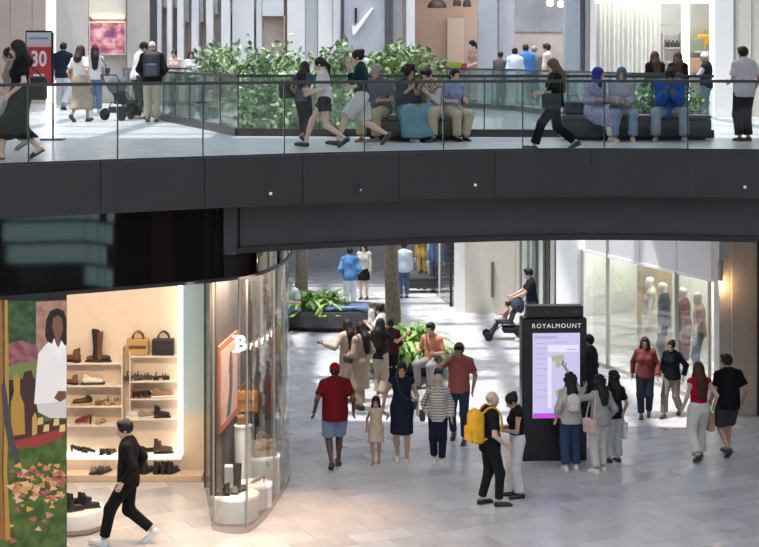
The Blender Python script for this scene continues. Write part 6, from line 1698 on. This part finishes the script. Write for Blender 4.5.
# three seated on the right
M_pat = fabric((.55, .55, .60), color2=(.24, .25, .36), pattern='spots', pscale=22.0)
i = person('woman in bright blue headscarf and patterned tunic sitting on the bench', 598, 143, None, 'u', H=1.64, yaw=215, sex='f', seat=.45, feet={'R': (.04, .50, 0), 'L': (-.10, .36, 0)}, hands={'R': (.14, .26, .76), 'L': (-.10, .30, .74)}, lean=6, hyaw=28, hair='hijab', hairc=(.045, .06, .33), skin='tan', top=M_pat, sleeve='long', toploose=.02, skirt=dict(c=M_pat, hem=.30, wide=.05), bottom=(.70, .62, .55), shoe=(.55, .40, .30), loc=on_bench(594, 27.75))
i = person('woman in grey blue headscarf and pale tunic with jeans sitting on the bench', 622, 143, None, 'u', H=1.66, yaw=178, sex='f', seat=.45, feet={'R': (.16, .42, 0), 'L': (-.16, .42, 0)}, hands={'R': (.05, .34, .72), 'L': (-.05, .34, .70)}, lean=10, hyaw=-14, hair='hijab', hairc=(.14, .17, .26), skin='tan', top=(.44, .47, .53), sleeve='long', toploose=.03, bottom=(.26, .34, .47), legloose=.035, shoe=(.5, .42, .38), loc=on_bench(621, 27.75))
i = person('person in bright blue hooded jacket bending over a phone on the bench', 668, 143, None, 'u', H=1.76, yaw=172, seat=.45, feet={'R': (.24, .40, 0, -8), 'L': (-.24, .40, 0, 8)}, hands={'R': (.06, .44, .84), 'L': (-.06, .44, .82)}, lean=24, hpitch=34, hair='curly', skin='brown', top=(.03, .14, .42), sleeve='long', toploose=.04, bottom=(.30, .36, .43), legloose=.035, shoe=(.25, .25, .27), loc=on_bench(669, 27.75))
phone(i, 'R', 'dark phone held by the person in the blue hooded jacket')
# behind the glass on the right
i = person('woman in black with long reddish brown hair seen from behind, left of a twin', 655, 130, 55, 'u', H=1.58, yaw=8, sex='f', hair='long', hairc='chestnut', skin='light', top=BLK, sleeve='long', toploose=.02, bottom=BLK, shoe=BLK, loc=Vector((sx(655, 33.6), 33.6, U)))
i['T']['label'] = 'black clad woman with chestnut hair, beside the one nearer the white cap'
i = person('black clad woman with chestnut hair, next to the person in the white cap', 677, 130, 55, 'u', H=1.57, yaw=-12, sex='f', hair='long', hairc='chestnut', skin='light', top=(.02, .014, .014), sleeve='long', toploose=.02, bottom=BLK, shoe=BLK, loc=Vector((sx(678, 33.6), 33.6, U)))
i = person('person in white cap and dark vest behind the glass', 705, 124, 56, 'u', H=1.56, yaw=60, hair='beanie', hairc=(.8, .8, .8), skin='tan', top=(.55, .57, .62), sleeve='long', coat=dict(c=(.03, .035, .05), sleeve='none'), bottom=(.22, .30, .40), shoe=(.5, .5, .5), hands={'R': (.15, .36, 1.15), 'L': (-.15, .36, 1.15)}, loc=Vector((sx(706, 34), 34, U)))
i = person('man in white t-shirt and charcoal trousers standing on the bridge', 744, 141, 46, 'u', yaw=22, hands={'L': (-.14, .26, 1.08), 'R': (.26, .06, .93)}, hair='short', skin='tan', top=(.64, .62, .64), sleeve='short', toploose=.03, toplen=.05, bottom=(.035, .035, .037), legloose=.03, shoe=(.04, .035, .03), build=1.06)
# across the opening
i = person('woman in pale blue coat and white trousers across the opening', 515, 108, 50, 'u', H=1.72, yaw=4, sex='f', hair='bun', skin='tan', top=(.62, .70, .80), sleeve='long', toploose=.04, toplen=.18, bottom=(.75, .76, .76), legloose=.03, shoe=(.7, .7, .7), loc=Vector((sx(515, 46), 46, U)))
i = person('person in bright blue top facing the rose grey shop', 526, 104, 37, 'u', H=1.84, yaw=10, hair='short', skin='brown', top=(.09, .24, .55), sleeve='long', toploose=.03, bottom=(.4, .38, .35), shoe=(.1, .1, .1), loc=Vector((sx(526, 48), 48, U)))
i = person('person in olive grey coat facing the rose grey shop', 535, 104, 38, 'u', H=1.80, yaw=-12, hair='short', hairc='grey', skin='tan', top=(.26, .26, .24), sleeve='long', toploose=.04, bottom=(.2, .2, .2), shoe=(.1, .1, .1), loc=Vector((sx(534, 48.6), 48.6, U)))
i = person('man in pale pink shirt across the opening', 547, 106, 40, 'u', H=1.84, yaw=60, hair='short', skin='light', top=(.68, .55, .52), sleeve='long', toploose=.02, bottom=(.45, .42, .38), shoe=(.1, .1, .1), loc=Vector((sx(548, 45), 45, U)))
i = person('person in dark grey top by the lilac column', 500, 106, 52, 'u', H=1.62, yaw=-30, hair='short', skin='brown', top=(.14, .12, .13), sleeve='long', bottom=(.1, .1, .1), shoe=(.1, .1, .1), loc=Vector((sx(500, 48.5), 48.5, U)))
i = person('person in pale pink shirt by the white fins', 174, 108, 47, 'u', H=1.68, yaw=170, sex='f', hair='bun', skin='tan', top=(.66, .52, .46), sleeve='short', bottom=(.25, .25, .27), shoe=(.1, .1, .1), loc=Vector((sx(174.5, 49), 49, U)))
i = person('person in white top by the white fins', 191, 108, 49, 'u', H=1.64, yaw=190, sex='f', hair='bob', skin='tan', top=(.72, .72, .72), sleeve='short', bottom=(.3, .3, .32), shoe=(.1, .1, .1), loc=Vector((sx(191, 49), 49, U)))
i = person('person in pale blue top by the wood edged recess', 268, 108, 49, 'u', H=1.62, yaw=175, sex='f', hair='bob', hairc='brown', skin='light', top=(.40, .52, .72), sleeve='short', bottom=(.3, .3, .32), shoe=(.1, .1, .1), loc=Vector((sx(268, 49), 49, U)))
i = person('person in dark green top by the wood edged recess', 284, 108, 46, 'u', H=1.74, yaw=185, hair='short', hairc='brown', skin='tan', top=(.05, .08, .06), sleeve='short', bottom=(.3, .3, .32), shoe=(.1, .1, .1), loc=Vector((sx(284, 49), 49, U)))
